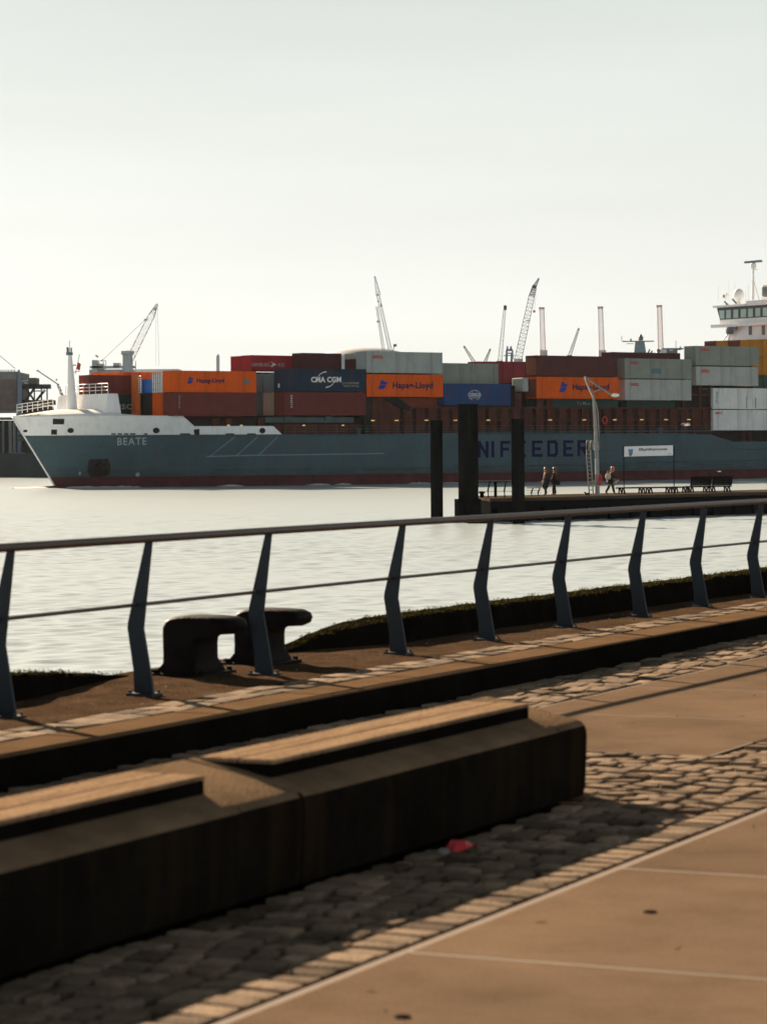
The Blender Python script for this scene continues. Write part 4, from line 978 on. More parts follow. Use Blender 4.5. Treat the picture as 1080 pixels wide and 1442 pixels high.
# bay 7
c = cpx('olive', 879.5, 973.5, 505, 533.3, 'weathered green grey container with red lettering and a faded blue patch')
lettering(c, 'OOCL', 887, 899, 508.5, 513, M['t_red'], bold=.06); mark(c, [[(916, 519), (930.5, 518.7), (930, 525.5), (917, 525.6)]], M['t_dim'], 'faded_panel')
c = cpx('palegrey', 880, 973, 534.3, 563.7, 'pale grey container with red lettering, below the weathered one with the faded patch')
lettering(c, 'OOCL', 887.5, 899.5, 539, 543.5, M['t_red'], bold=.06)
cpx('teal', 882, 972, 564.5, 590, 'dark green container showing only its top under the pale grey one', 1.45)
b7 = SP(879.5, 520, 0)[0]; z7 = SP(905, 533, 2.6)[1]
container('darkmaroon', b7, SP(957, 500, 2.6)[0] - SP(862, 500, 2.6)[0], PITCH, z7, SP(905, 496.3, 2.6)[1] - z7, 'dark maroon container showing as a long strip below the grey mast of another ship')
# bay 8
c = cpx('olive', 979, 1068, 487.5, 514.5, 'green grey container with red lettering in the top tier below the bridge')
lettering(c, 'OOCL', 987, 998.5, 490.5, 494.5, M['t_red'], bold=.06)
c = cpx('palegrey', 980, 1067, 516.3, 543, 'pale grey container with red lettering, second tier below the bridge')
lettering(c, 'OOCL', 987, 998.5, 520, 525, M['t_red'], bold=.06)
c = cpx('white', 1003.8, 1092, 546.5, 576, 'white container with dark upright writing, upper of two at the right edge')
lettering(c, 'MWCU 665', 1007.5, 1009.8, 552, 568, M['signgrey'], 'serial_number', vertical=True)
mark(c, [[(1050.5, 558), (1051.3, 558), (1051.3, 575), (1050.5, 575)], [(1062.8, 560), (1064, 560), (1064, 575), (1062.8, 575)]], M['signgrey'], 'panel_joint')
c = cpx('white', 1003.8, 1092, 577, 606, 'white container with small red letters, lower of two at the right edge')
lettering(c, 'SMCC', 1006.5, 1016.5, 580, 583.3, M['t_red'], bold=.04)
# bay 9
b9 = SP(1075, 490, PITCH)[0]
for k, (col, lb) in enumerate((('yellow', 'yellow container at the right edge in the top tier below the white bridge'), ('yellow', 'yellow container end between a maroon end and the rightmost yellow container'), ('maroon', 'maroon container end with a yellow end on either side, below the bridge'), ('yellow', 'yellow container end between two maroon ends below the bridge'), ('maroon', 'maroon container end at the left of the coloured row below the bridge')), 1):
    x = 1066 - 17.4 * (k - 1); z0 = SP(x, 502.5, k * PITCH)[1]; z1_ = SP(x, 477.3 + .55 * (k - 1), k * PITCH)[1]
    c = container(col, b9, L40, k * PITCH, z0, z1_ - z0, lb)
c = container('yellow', b9, L40, PITCH, SP(1066, 528, 2.6)[1], SP(1066, 503, 2.6)[1] - SP(1066, 528, 2.6)[1], 'yellow container at the right edge in the second tier')
c = container('teal', b9, L40, PITCH, SP(1066, 545, 2.6)[1] - .8, 2.59, 'dark green container at the right edge under two yellow ones')
# hidden stowage that carries the inner rows
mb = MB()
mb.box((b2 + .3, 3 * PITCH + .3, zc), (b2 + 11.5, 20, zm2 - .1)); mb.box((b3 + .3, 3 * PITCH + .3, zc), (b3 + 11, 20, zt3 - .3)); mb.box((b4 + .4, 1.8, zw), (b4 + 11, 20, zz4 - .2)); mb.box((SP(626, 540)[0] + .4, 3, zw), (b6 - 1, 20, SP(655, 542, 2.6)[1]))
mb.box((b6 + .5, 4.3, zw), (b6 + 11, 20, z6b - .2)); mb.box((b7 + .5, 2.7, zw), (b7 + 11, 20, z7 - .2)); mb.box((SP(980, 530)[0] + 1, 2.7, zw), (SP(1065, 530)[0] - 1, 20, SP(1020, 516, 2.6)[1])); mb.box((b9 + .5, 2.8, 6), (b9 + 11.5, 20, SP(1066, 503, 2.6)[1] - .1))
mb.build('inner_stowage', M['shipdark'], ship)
for o in bpy.data.objects:
    for k in ('_s', '_w', '_z'):
        if k in o: del o[k]

# ================================================================== PONTOON, PILES AND WHAT STANDS ON THEM
ZD = 1.45
PA = rad(43); PO = Vector((6.9, 171.5, 0))
def PQ(u, w, z): return PO + Vector((u * math.cos(PA) - w * math.sin(PA), u * math.sin(PA) + w * math.cos(PA), z))
def on_deck(x, y):
    u, v = uv(x, y); d = F * (HW - ZD) / v; return Vector((u / F * d, d, ZD))
def pcol(x, d):                                          # point at column x, depth d
    return at(x, 634, d)
pt = empty('landing_pontoon', PO, PA, 'long flat black pontoon with pale deck lying on the water behind the piles', 'pontoon')
PF = lambda x, y, z: Vector((x, y, z))
mb = MB(); mb.prism([(-.6, 0), (60, 0), (60, 7), (5.2, 7)], PF, -1, ZD - .22); mb.build('hull', M['pile'], pt, bevel=.05)
mb = MB(); mb.prism([(-.75, -.12), (60.1, -.12), (60.1, 7.1), (5.1, 7.1)], PF, ZD - .2, ZD); mb.build('deck', M['deckgrey'], pt)
mb = MB()
mb.box((-.8, -.3, ZD - .62), (60.1, -.13, ZD - .3)); 
for i in range(30): mb.box((-.3 + i * 2, -.22, -.3), (-.05 + i * 2, -.002, ZD - .3))
mb.build('fender', M['black'], pt)
mb = MB(); mb.prism([(-2.9, -.3), (-.77, -.3), (1.0, 2.2), (-.9, 2.2)], PF, -.4, .55); mb.build('low_ledge', M['black'], pt); mb = MB(); mb.box((-2.92, -.36, -.42), (-.64, -.31, .46)); mb.build('ledge_side', M['black'], pt)
mb = MB()
for x in (646, 667, 671): p = at(x, 705, 171.8); q = (Matrix.Translation(PO) @ Matrix.Rotation(PA, 4, 'Z')).inverted() @ p; mb.box((q.x - .18, q.y - .2, -.2), (q.x + .18, q.y + .2, q.z + .1))
mb.build('ledge_post', M['black'], pt)
def pile(x, d, r, ytop, label):
    b_ = at(x, 634, d); tp = at(x, ytop, d); rt = empty('mooring_pile', (b_.x, b_.y, 0), 0, label, 'pile', 'dark mooring piles in the river')
    mb = MB(); mb.lathe([(r, -4), (r, tp.z - .12)], n=24); mb.build('shaft', M['pile'], rt, smooth=True, sharp=40)
    mb = MB(); mb.lathe([(r, tp.z - .118), (r * 1.015, tp.z - .1), (r * .99, tp.z), (.01, tp.z + .02)], n=24); mb.build('cap', M['black'], rt, smooth=True, sharp=40)
pile(614.5, 173.5, .375, 592, 'slim dark steel pile standing alone left of the thick one')
pile(659, 172.5, .61, 569, 'thickest and tallest dark steel pile')
pile(729, 168.5, .385, 590, 'slim dark steel pile in front of the pontoon, right of the thick one')
# gate rails at the pontoon head
def guard(xs, ytop, base_y, label, thick=(), extra=()):
    p0 = on_deck(xs[0], base_y); rt = empty('guard_rail', p0, 0, label, 'railing', 'railings on the pontoon')
    a = on_deck(xs[0], base_y) - p0; b_ = on_deck(xs[-1], base_y - .6 * (xs[-1] - xs[0]) / 50) - p0
    h = at(xs[0], ytop, p0.y).z - ZD
    mb = MB(); mb.path([a + Vector((0, 0, h)), b_ + Vector((0, 0, h))], .035, 6)
    mb.build('top_rail', M['galv'], rt)
    mb = MB(); 
    for k in (.35, .68): mb.path([a + Vector((0, 0, h * k)), b_ + Vector((0, 0, h * k))], .014, 5)
    mb.build('wire', M['galv'], rt)
    for x in extra:
        t = (x - xs[0]) / (xs[-1] - xs[0]); p = a + (b_ - a) * t
        m2 = MB()
        if x in thick: m2.box(p + Vector((-.09, -.05, 0)), p + Vector((.09, .05, h * .95)))
        else: m2.path([p + Vector((-.02, 0, 0)), p + Vector((-.05, 0, h * .4)), p + Vector((.07, 0, h))], [.06, .06, .035], 6)
        m2.build('post', M['black'], rt)
guard((668, 726), 677.5, 700.5, 'pale topped guard rail between the thick pile and the slim pile', (697.5,), (688, 697.5, 711, 723))
guard((741, 762), 687, 698.5, 'short low guard rail just right of the pile in front of the pontoon', (), (749, 758.5))
p = on_deck(678.5, 700.8); mb = MB(); mb.lathe([(.13, 0), (.12, .26), (.19, .28), (.19, .38), (.01, .4)], n=12); o = mb.build('mooring_post', M['black'], smooth=True, sharp=40); o.location = p; tag(o, 'small black mooring post at the left end of the pontoon', 'bollard')
# lamp post
lp = on_deck(838.5, 697.5); lamp = empty('street_lamp', lp, 0, 'grey lamp post on the pontoon with a bent back arm and white lamp head', 'lamp')
def rel(x, y, o=lp): return at(x, y, o.y) - o
mb = MB(); mb.path([rel(841, 697.3), rel(840, 640), rel(837.5, 590), rel(835.5, 560)], [.15, .13, .10, .085], 10); mb.build('pole', M['galv'], lamp, smooth=True, sharp=60)
mb = MB(); mb.path([rel(835.5, 560), rel(829, 546), rel(823, 530.5)], .065, 8); mb.path([rel(823, 530.5), rel(842, 544), rel(862, 557)], .06, 8); mb.path([rel(833.5, 553), rel(846, 547)], .04, 6); mb.build('arm', M['galv'], lamp, smooth=True, sharp=60)
mb = MB(); a = rel(861, 556.5); b_ = rel(871, 556.5); mb.ball((a + b_) / 2, .27, .16, .12, 12, 8); mb.build('lamp_head', M['lampwhite'], lamp, smooth=True)
mb = MB(); mb.path([rel(838.5, 566), rel(841.5, 580), rel(843, 610), rel(843, 634)], .035, 6); mb.build('cable_pipe', M['galv'], lamp); 
mb = MB(); a = rel(836.5, 621); b_ = rel(842.5, 634.5); mb.box((a.x, -.15, a.z), (b_.x, .1, b_.z)); mb.build('switch_box', M['galv'], lamp, bevel=.02)
mb = MB(); a = rel(836.8, 646); b_ = rel(838.6, 668); mb.box((a.x, -.2, a.z), (b_.x, -.12, b_.z)); mb.build('notice_plate', M['signwhite'], lamp)
# ladder
ld = on_deck(829, 697.5); lad = empty('boarding_ladder', ld, 0, 'tall grey ladder with hooped top leaning beside the lamp post', 'ladder')
rl2 = lambda x, y: at(x, y, ld.y) - ld
for (xb, xt) in ((829.5, 825.5), (835, 831.5)):
    mb = MB(); mb.path([rl2(xb, 697), rl2(xt, 640), rl2(xt - .2, 624), rl2(xt + .8, 620.5), rl2(xt + 2.6, 620), rl2(xt + 3.4, 622), rl2(xt + 3.6, 633)], .045, 6); mb.build('side_rail', M['galv'], lad, smooth=True, sharp=60)
mb = MB()
for i in range(11):
    y = 634 + i * 5.6; t = (y - 620) / 77; mb.path([rl2(825.5 + 4 * t, y), rl2(831.5 + 3.5 * t, y)], .03, 5)
mb.build('rungs', M['galv'], lad)
mb = MB(); mb.path([rl2(822.5, 693), rl2(826, 695.5), rl2(830, 697)], .05, 5); mb.path([rl2(824, 697), rl2(829, 694)], .05, 5); mb.build('foot', M['black'], lad)
# lifebuoy
lb = at(844.3, 675.5, lp.y - .3); lbo = empty('lifebuoy', lb, 0, 'red lifebuoy hanging on the foot of the lamp post', 'lifebuoy')
mb = MB(); pts = [Vector((.09 * math.cos(a * math.pi / 8), .1 * math.cos(a * math.pi / 8), .30 * math.sin(a * math.pi / 8))) for a in range(16)]
mb.path(pts + [pts[0]], .06, 8); mb.build('ring', M['ringred'], lbo, smooth=True)
# sign
sg = on_deck(913, 696); sgn = empty('pier_sign', sg, 0, 'wide white pier name sign with a blue emblem on two thin posts', 'sign')
rs = lambda x, y: at(x, y, sg.y) - sg
a = rs(879, 628.3); b_ = rs(947.5, 641.5)
mb = MB(); v = [rs(x, y) + Vector((0, dy, 0)) for dy in (-.03, .03) for x, y in ((879, 643), (947, 641.3), (947, 627), (879, 628.8))]; mb.add(v, [(0, 1, 2, 3), (7, 6, 5, 4), (0, 4, 5, 1), (1, 5, 6, 2), (2, 6, 7, 3), (3, 7, 4, 0)]); mb.build('board', M['signwhite'], sgn)
for x in (877.8, 948.3):
    mb = MB(); mb.path([rs(x + .5, 695.8), rs(x, 628)], .03, 8); mb.build('post', M['black'], sgn, smooth=True, sharp=60)
def sign_text(body, x0, x1, y0, y1, m_, nm, bold=.02):
    vs, fs = text_polys(body, bold, 1.0); MB().add([rs(x0 + a * (x1 - x0), y1 + (y0 - y1) * c - (a - .5) * .9) + Vector((0, -.035, 0)) for a, c in vs], fs).build(nm, m_, sgn)
sign_text('Elbphilharmonie', 899.3, 939, 630.6, 635.6, M['ink'], 'lettering', .03)
sign_text('HADAG', 940, 945, 638.7, 640, M['ringred'], 'small_lettering', .02)
mb = MB(); mb.add([rs(x, y) + Vector((0, -.034, 0)) for x, y in ((884, 632.6), (891, 632.3), (890.5, 636.5), (884.8, 636.8))], [(0, 1, 2, 3)]); mb.build('emblem_blue', M['signblue'], sgn)
mb = MB(); mb.add([rs(x, y) + Vector((0, -.036, 0)) for x, y in ((884.8, 636.9), (890.5, 636.6), (890, 640), (888, 642.6), (886.4, 642.4), (885, 640))], [(0, 1, 2, 3, 4, 5)]); mb.build('emblem_grey', M['signgrey'], sgn)
# seats on the pontoon
def seat(x0, x1, ytop, ybase, label, back=None):
    p0 = on_deck(x0, ybase); k = (ybase - .018 * (x1 - x0)); p1 = on_deck(x1, k); L_ = (p1 - p0).length; ang = math.atan2(p1.y - p0.y, p1.x - p0.x)
    rt = empty('pontoon_seat', p0, ang, label, 'bench', 'dark benches on the pontoon')
    h = at(x0, ytop, p0.y).z - ZD
    mb = MB()
    for i in range(3): mb.box((-.05, i * .15, h - .09), (L_ + .05, i * .15 + .13, h))
    mb.build('slatted_top', M['black'], rt)
    for t in (.12, .88):
        m2 = MB(); c = L_ * t
        m2.tube((c - .04, .02, h - .04), (c - .13, .0, 0), .05, n=6); m2.tube((c + .04, .02, h - .04), (c + .13, .0, 0), .05, n=6); m2.tube((c - .04, .4, h - .04), (c - .02, .45, 0), .05, n=6); m2.tube((c + .04, .4, h - .04), (c + .22, .45, 0), .05, n=6)
        m2.build('trestle', M['black'], rt)
    if back:
        hb_ = at(x0, back, p0.y).z - ZD; mb = MB()
        for i in range(5):
            z = h + .02 + (hb_ - h) * i / 5; mb.box((0, -.10 - .02 * i, z), (L_, -.06 - .02 * i, z + (hb_ - h) / 5 - .004))
        mb.box((.1, -.05, h - .1), (.18, -.01, hb_ - .05)); mb.box((L_ - .18, -.05, h - .1), (L_ - .1, -.01, hb_ - .05)); mb.build('backrest', M['black'], rt)
seat(873, 910, 686.3, 695.6, 'leftmost black backless bench, under the pier sign beside the walking person')
seat(911.5, 948, 685.8, 695, 'middle black backless bench, under the right post of the pier sign')
seat(949.5, 969.5, 685.2, 694.3, 'short black backless bench between the sign and the benches with backs')
seat(970.5, 1000, 684.5, 693.6, 'black bench with slatted back, left of the two with backs', 671.5)
seat(1001, 1029, 684, 693, 'black bench with slatted back, right of the two with backs', 671)
# gulls
def gull(x, y, d, sp, bank, label):
    p = at(x, y, d); rt = empty('gull', p, 0, label, 'bird')
    mb = MB(); prof = [(0.002, -.5), (.05, -.42), (.13, -.2), (.15, .05), (.11, .25), (.09, .36), (.10, .44), (.05, .53), (.012, .62)]
    rows = [[Vector((z * sp * .5, r * sp * .5 * math.cos(a * math.pi / 5), r * sp * .5 * math.sin(a * math.pi / 5))) for a in range(10)] for r, z in prof]; mb.grid(rows, 0, True)
    for s_ in (1, -1):
        w = [(0.1, 0, .03), (.12, .3, .22 * bank + .03), (-.02, .62, .22 * bank), (-.22, 1.0, .08 * bank)]
        top = [Vector((a, s_ * b2_ * .9 + .0, c)) * sp * .5 for a, b2_, c in w]; bk = [Vector((a - (.28, .24, .18, .03)[i], s_ * b2_ * .9, c - .01)) * sp * .5 for i, (a, b2_, c) in enumerate(w)]
        # tilt the wings into view
        rot = Matrix.Rotation(rad(50), 3, 'Z'); mb.grid([[rot @ q for q in top], [rot @ q for q in bk], [rot @ (q - Vector((0, 0, .02 * sp))) for q in top]])
    mb.build('body', M['gull'], rt, smooth=True, sharp=60)
gull(966, 598.5, 300, 1.35, 1.3, 'white gull flying in front of the dark ship side')
gull(1012, 664, 260, .6, .8, 'small pale bird flying low in front of the red waterline of the ship')

# ---- people
def skin(name, pts, edges, m_, parent, sub=2):
    me = bpy.data.meshes.new(name); names = list(pts)
    me.from_pydata([pts[k][:3] for k in names], [(names.index(a), names.index(b_)) for a, b_ in edges], [])
    ob = bpy.data.objects.new(name, me); COL.objects.link(ob)
    sk = ob.modifiers.new('skin', 'SKIN'); sk.use_smooth_shade = True
    if not me.skin_vertices: bm = bmesh.new(); bm.from_mesh(me); bm.verts.layers.skin.verify(); bm.to_mesh(me); bm.free()
    for i, k in enumerate(names): me.skin_vertices[0].data[i].radius = (pts[k][3], pts[k][4] if len(pts[k]) > 4 else pts[k][3]); me.skin_vertices[0].data[i].use_root = (i == 0)
    ss = ob.modifiers.new('sub', 'SUBSURF'); ss.levels = sub; ss.render_levels = sub
    dg = bpy.context.evaluated_depsgraph_get(); new = bpy.data.meshes.new_from_object(ob.evaluated_get(dg)); new.name = name
    bpy.data.objects.remove(ob); new.materials.clear(); new.materials.append(m_)
    for p in new.polygons: p.use_smooth = True
    o = bpy.data.objects.new(name, new); COL.objects.link(o); o.parent = parent
    return o
def person(x, y, rz, P, label, hair, top, legs, shoe, hairlen=.12):
    rt = empty('person', on_deck(x, y), rz, label, 'person')
    body = {k: P[k] for k in P}
    E_ = [('pelvis', 'waist'), ('waist', 'chest'), ('chest', 'neck'), ('neck', 'jaw'), ('jaw', 'crown'), ('jaw', 'nose'), ('chest', 'sl'), ('sl', 'el'), ('el', 'hl'), ('chest', 'sr'), ('sr', 'er'), ('er', 'hr'), ('pelvis', 'tl'), ('tl', 'kl'), ('kl', 'al'), ('al', 'fl'), ('pelvis', 'tr'), ('tr', 'kr'), ('kr', 'ar'), ('ar', 'fr')]
    RB = dict(pelvis=.13, waist=.11, chest=.13, neck=.05, jaw=.075, crown=.088, nose=.022, sl=.055, sr=.055, el=.04, er=.04, hl=.028, hr=.028, tl=.085, tr=.085, kl=.055, kr=.055, al=.04, ar=.04, fl=.03, fr=.03)
    for s_ in 'lr':                                      # hand with fingers
        h = Vector(P['h' + s_]); d = (h - Vector(P['e' + s_])).normalized(); side = d.cross(Vector((0, 1, 0))).normalized(); pal = h + d * .07
        body['p' + s_] = tuple(pal); RB['p' + s_] = .03; E_.append(('h' + s_, 'p' + s_))
        for i, o_ in enumerate((-.03, -.01, .01, .03)):
            q = pal + side.cross(d) * o_ + d * (.075 + .012 * (1 if i in (1, 2) else 0)) + side * .015; body['f%d%s' % (i, s_)] = tuple(q); RB['f%d%s' % (i, s_)] = .009; E_.append(('p' + s_, 'f%d%s' % (i, s_)))
        q = h + side * .05 + d * .05; body['t' + s_] = tuple(q); RB['t' + s_] = .01; E_.append(('h' + s_, 't' + s_))
    skin('body', {k: tuple(v) + (RB[k],) for k, v in body.items()}, E_, M['skin'], rt)
    T = lambda ks, f: {k: tuple(P[k]) + (RB[k] * f[k] if isinstance(f, dict) else RB[k] * f,) for k in ks}
    skin('jacket', T(('pelvis', 'waist', 'chest', 'sl', 'el', 'hl', 'sr', 'er', 'hr'), dict(pelvis=1.75, waist=1.6, chest=1.45, sl=1.8, el=1.8, hl=1.9, sr=1.8, er=1.8, hr=1.9)), [e for e in E_ if all(k in ('pelvis', 'waist', 'chest', 'sl', 'el', 'hl', 'sr', 'er', 'hr') for k in e)], M[top], rt)
    skin('trousers', T(('pelvis', 'tl', 'kl', 'al', 'tr', 'kr', 'ar'), dict(pelvis=1.5, tl=1.5, kl=1.75, al=1.8, tr=1.5, kr=1.75, ar=1.8)), [e for e in E_ if all(k in ('pelvis', 'tl', 'kl', 'al', 'tr', 'kr', 'ar') for k in e)], M[legs], rt)
    for s_ in 'lr': skin('shoe', {'a': tuple(P['a' + s_]) + (.05,), 'b': tuple(P['f' + s_]) + (.042,)}, [('a', 'b')], M[shoe], rt, 1)
    c = Vector(P['crown']); j = Vector(P['jaw']); n = Vector(P['nose']); back = -(n - j); back.z = 0; back = back.normalized() if back.length > 1e-4 else Vector((0, 1, 0))
    mb = MB(); mb.ball(c + back * .035 + Vector((0, 0, .03)), .135, .125, .125, 12, 8); mb.ball(c + back * .095 + Vector((0, 0, -hairlen)), .085, .09, hairlen + .03, 10, 8); mb.build('hair', M[hair], rt, smooth=True)
    return rt
def stance(lean=0, face=-1, stride=.0, arm=0.):
    f = face
    return dict(pelvis=(0, 0, .93), waist=(lean * .3, 0, 1.12), chest=(lean * .7, 0, 1.34), neck=(lean, 0, 1.48), jaw=(lean + f * .02, 0, 1.56), crown=(lean + f * .01, 0, 1.66), nose=(lean + f * .115, -.01, 1.585),
                sl=(lean * .7, -.17, 1.38), el=(lean * .5 + f * (.04 + arm), -.21, 1.12), hl=(lean * .5 + f * (.18 + arm * 1.6), -.17, .95), sr=(lean * .7, .17, 1.38), er=(lean * .5 - f * .05, .21, 1.11), hr=(lean * .5 + f * .06, .2, .88),
                tl=(0, -.09, .86), kl=(f * stride * .6 + f * .02, -.1, .48), al=(f * stride, -.1, .08), fl=(f * (stride + .17), -.12, .035), tr=(0, .09, .86), kr=(-f * stride * .25 + f * .03, .1, .48), ar=(-f * stride, .1, .08 + stride * .15), fr=(-f * (stride - .16), .11, .035 + stride * .05))
p1 = person(768.5, 697.6, rad(20), stance(-.02, -1, .07, .05), 'person in a brown jacket standing at the left of a pair on the pontoon', 'hairbrown', 'clothbrown', 'clothdark', 'clothdark')
p2 = person(780.5, 697.4, rad(-15), stance(.0, -1, .05), 'person in maroon jacket and red shoes, right of a pair on the pontoon', 'hairbrown', 'clothmaroon', 'clothdark', 'shoepink', .2)
p3 = person(858.5, 696, rad(10), stance(.22, 1, .26, .12), 'person with ginger hair in dark clothes striding along with a round pale bag', 'hairred', 'clothdark', 'clothdark', 'clothdark', .18)
def bag(pos, size, m_, label):
    rt = empty('bag', pos, 0, label, 'bag'); mb = MB(); mb.ball((0, 0, 0), size[0], size[1], size[2], 14, 10); mb.build('pouch', M[m_], rt, smooth=True)
    mb = MB(); mb.path([Vector((-size[0] * .5, 0, size[2] * .7)), Vector((-size[0] * .2, 0, size[2] * 1.5)), Vector((size[0] * .3, 0, size[2] * 1.5)), Vector((size[0] * .5, 0, size[2] * .7))], .018, 6); mb.build('strap', M[m_], rt)
bag(p1.location + Vector((-.06, -.28, .62)), (.2, .12, .24), 'clothdark', 'large black shoulder bag carried low by the left person of the pair')
bag(p2.location + Vector((.24, -.1, .82)), (.15, .12, .19), 'clothdark', 'black bag at the hip of the right person of the pair')
bag(p3.location + Vector((-.12, -.12, 1.13)), (.19, .14, .25), 'clothbeige', 'round pale beige backpack worn by the ginger haired person')

# ================================================================== FAR SHORE
def bgbox(mb, x0, x1, y0, y1, d, th=8, mi=0):
    a = at(x0, y1, d); b_ = at(x1, y0, d); mb.box((a.x, d, min(a.z, b_.z)), (b_.x, d + th, max(a.z, b_.z)), mi); return mb
def seg(mb, p, q, d, r, n=5): mb.tube(at(p[0], p[1], d), at(q[0], q[1], d), r, n=n); return mb
DS = 527
fs = MB(); a = at(-60, 638, DS); fs.box((-420, DS, -2), (420, DS + 60, a.z - .15)); struct(fs.build('far_shore', M['far_green']), 'dark far shore quay wall')
# ground behind, low land to the horizon
fs = MB(); fs.box((-650, DS + 61, -2), (650, 1450, 3.2)); struct(fs.build('far_land', M['far_green']), 'flat dark land behind the far quay')
def thing(name, label, cat, d, x, y=638, group=None): return empty(name, at(x, y, d), 0, label, cat, group)
def under(rt, mb, name, m_, **kw):
    off = rt.location; mb.v = [p - off for p in mb.v]; return mb.build(name, m_, rt, **kw)
d = DS + 8
t = thing('dock_building', 'grey and rust clad dock building at the left edge behind the bow', 'building', d, 10)
under(t, bgbox(MB(), -40, 23, 535, 579, d, 20), 'wall', M['far_rust']); under(t, bgbox(MB(), -40, 23.3, 523, 535, d - .05, 20), 'grey_cladding', M['far_grey']); m = MB(); bgbox(m, -40, 22, 520.8, 521.6, d, 1)
for x in range(-4, 23, 4): bgbox(m, x, x + .7, 520.8, 523.5, d, 1)
under(t, m, 'roof_rail', M['far_steel'])
m = MB(); bgbox(m, -40, 24, 578, 580, d - 1, 20); bgbox(m, -40, 22, 587.5, 590, d - 1, 20); under(t, m, 'gallery', M['far_grey'])
m = MB(); bgbox(m, -40, 24, 592, 639, d + 1, 18); under(t, m, 'lower_hall', M['far_green'])
for x0, x1 in ((4, 6), (13, 17), (19, 21)): under(t, bgbox(MB(), x0, x1, 592, 638, d - 1.5, 2), 'pillar', M['far_grey'])
m = MB()
for y in (546, 558, 568): bgbox(m, -20, 22.5, y, y + .7, d - .3, .3)
under(t, m, 'cladding_band', M['far_grey'])
t = thing('dock_gantry', 'dark steel gantry with stairs and a small cabin behind the bow railing', 'gantry', d + 4, 45)
m = MB(); bgbox(m, 23, 70, 541, 547.5, d + 4, 3); bgbox(m, 30, 74, 563, 570, d + 4, 6); bgbox(m, 24, 30, 547, 640, d + 4, 3); bgbox(m, 33, 66, 571, 640, d + 6, 12)
for x in (48, 58, 66): bgbox(m, x, x + 1, 545, 572, d + 4, 1)
seg(m, (34, 568), (48, 548), d + 3.5, .25); seg(m, (50, 566), (64, 549), d + 3.5, .25); seg(m, (38, 548), (50, 566), d + 3.5, .2); under(t, m, 'frame', M['far_green'])
m = MB(); bgbox(m, 50, 64, 549.5, 551.5, d + 3, 1); bgbox(m, 34, 40, 538.5, 540, d + 4, 2); seg(m, (31, 537), (41, 535.5), d + 4, .12); under(t, m, 'walkway', M['far_pale'])
under(t, bgbox(MB(), 40.5, 51.5, 532, 545, d + 4, 5), 'cabin', M['far_rust'])
m = MB()
for y in (607, 614, 620): seg(m, (24, y), (34, y - 1), d + 2, .25)
bgbox(m, 15, 34, 637, 639, d - 4, 2); under(t, m, 'pipework', M['far_grey'])
t = thing('dock_crane', 'pale blue crane column rising behind the grey dock building', 'crane', d + 2, 28)
m = MB(); v = [at(*p, d + 2 + k) for k in (0, 2.5) for p in ((25.5, 640), (30, 640), (31.5, 540), (28.5, 520.5), (25.5, 521), (24.5, 540))]; m.add(v, [(0, 1, 2, 3, 4, 5), (11, 10, 9, 8, 7, 6)] + [(i, (i + 1) % 6, 6 + (i + 1) % 6, 6 + i) for i in range(6)]); under(t, m, 'column', M['far_blue'])
m = MB(); seg(m, (-15, 488), (22, 519), d + 3, .07); under(t, m, 'stay_cable', M['far_steel'])
t = thing('derrick', 'thin dark derrick boom with a hanging block left of the bow mast', 'crane', d + 30, 66)
m = MB(); seg(m, (53.5, 522), (82, 541), d + 30, .13); seg(m, (82, 541), (95, 575), d + 30, .3); bgbox(m, 52, 55, 521, 523, d + 30, .5); bgbox(m, 79, 81, 533.5, 536, d + 30, .5); under(t, m, 'boom', M['far_steel'])
# floating crane with boom at left
d = 620
t = thing('floating_crane', 'pale lattice crane boom leaning right above the bow containers, with machinery at its foot', 'crane', d, 155)
under(t, MB().lattice(at(181, 511, d), at(214, 444, d), 1.5, 1.3, .045, 12), 'boom', M['far_steel']); m = MB(); m.lattice(at(214, 444, d), at(222, 428, d), 1.2, .3, .07, 4); bgbox(m, 217, 220, 433, 437, d, .6); bgbox(m, 203, 208, 449, 451.5, d, .6); under(t, m, 'boom_tip', M['far_steel'])
m = MB(); seg(m, (142, 510), (205, 450), d, .05, 3); seg(m, (222, 429), (224.5, 515), d, .035, 3); seg(m, (220, 430), (220, 515), d, .03, 3); under(t, m, 'rope', M['far_steel'])
m = MB(); bgbox(m, 130, 138, 507, 524, d, 4); bgbox(m, 127, 190, 515, 518.5, d, 4); bgbox(m, 160, 169, 511, 517, d, 4); bgbox(m, 127, 187, 520, 640, d + 1, 8); bgbox(m, 137, 146, 512, 520, d, 3); under(t, m, 'machinery', M['far_steel'])
m = MB(); a = at(180, 524, d); m.lathe([(1.15, 0), (1.15, 3.8), (1.5, 3.9), (1.5, 4.6), (.2, 4.8)], a, 12); under(t, m, 'slewing_column', M['far_steel'])
m = MB(); seg(m, (135, 500.5), (139, 503), d, .2); seg(m, (142, 508), (145, 505), d, .15)
for x in (146, 149.5, 187, 191.5): seg(m, (x, 520), (x, 508), d, .1, 3)
seg(m, (141, 508), (150, 508), d, .08, 3); under(t, m, 'railing', M['far_steel'])
t = thing('warehouse', 'pale flat shed roof just above the orange container near the bow', 'building', 640, 200); m = MB(); bgbox(m, 152, 252, 519.6, 640, 640, 25); under(t, m, 'wall', M['far_pale']); 
t = thing('chimney', 'pale slim far tower left of the bright red containers', 'tower', 1200, 307); m = MB(); a = at(307, 640, 1200); b_ = at(307, 498.5, 1200); m.lathe([(.8, a.z - b_.z), (.75, -1), (.4, -.2), (.01, 0)], b_, 12); under(t, m, 'shaft', M['far_pale'])
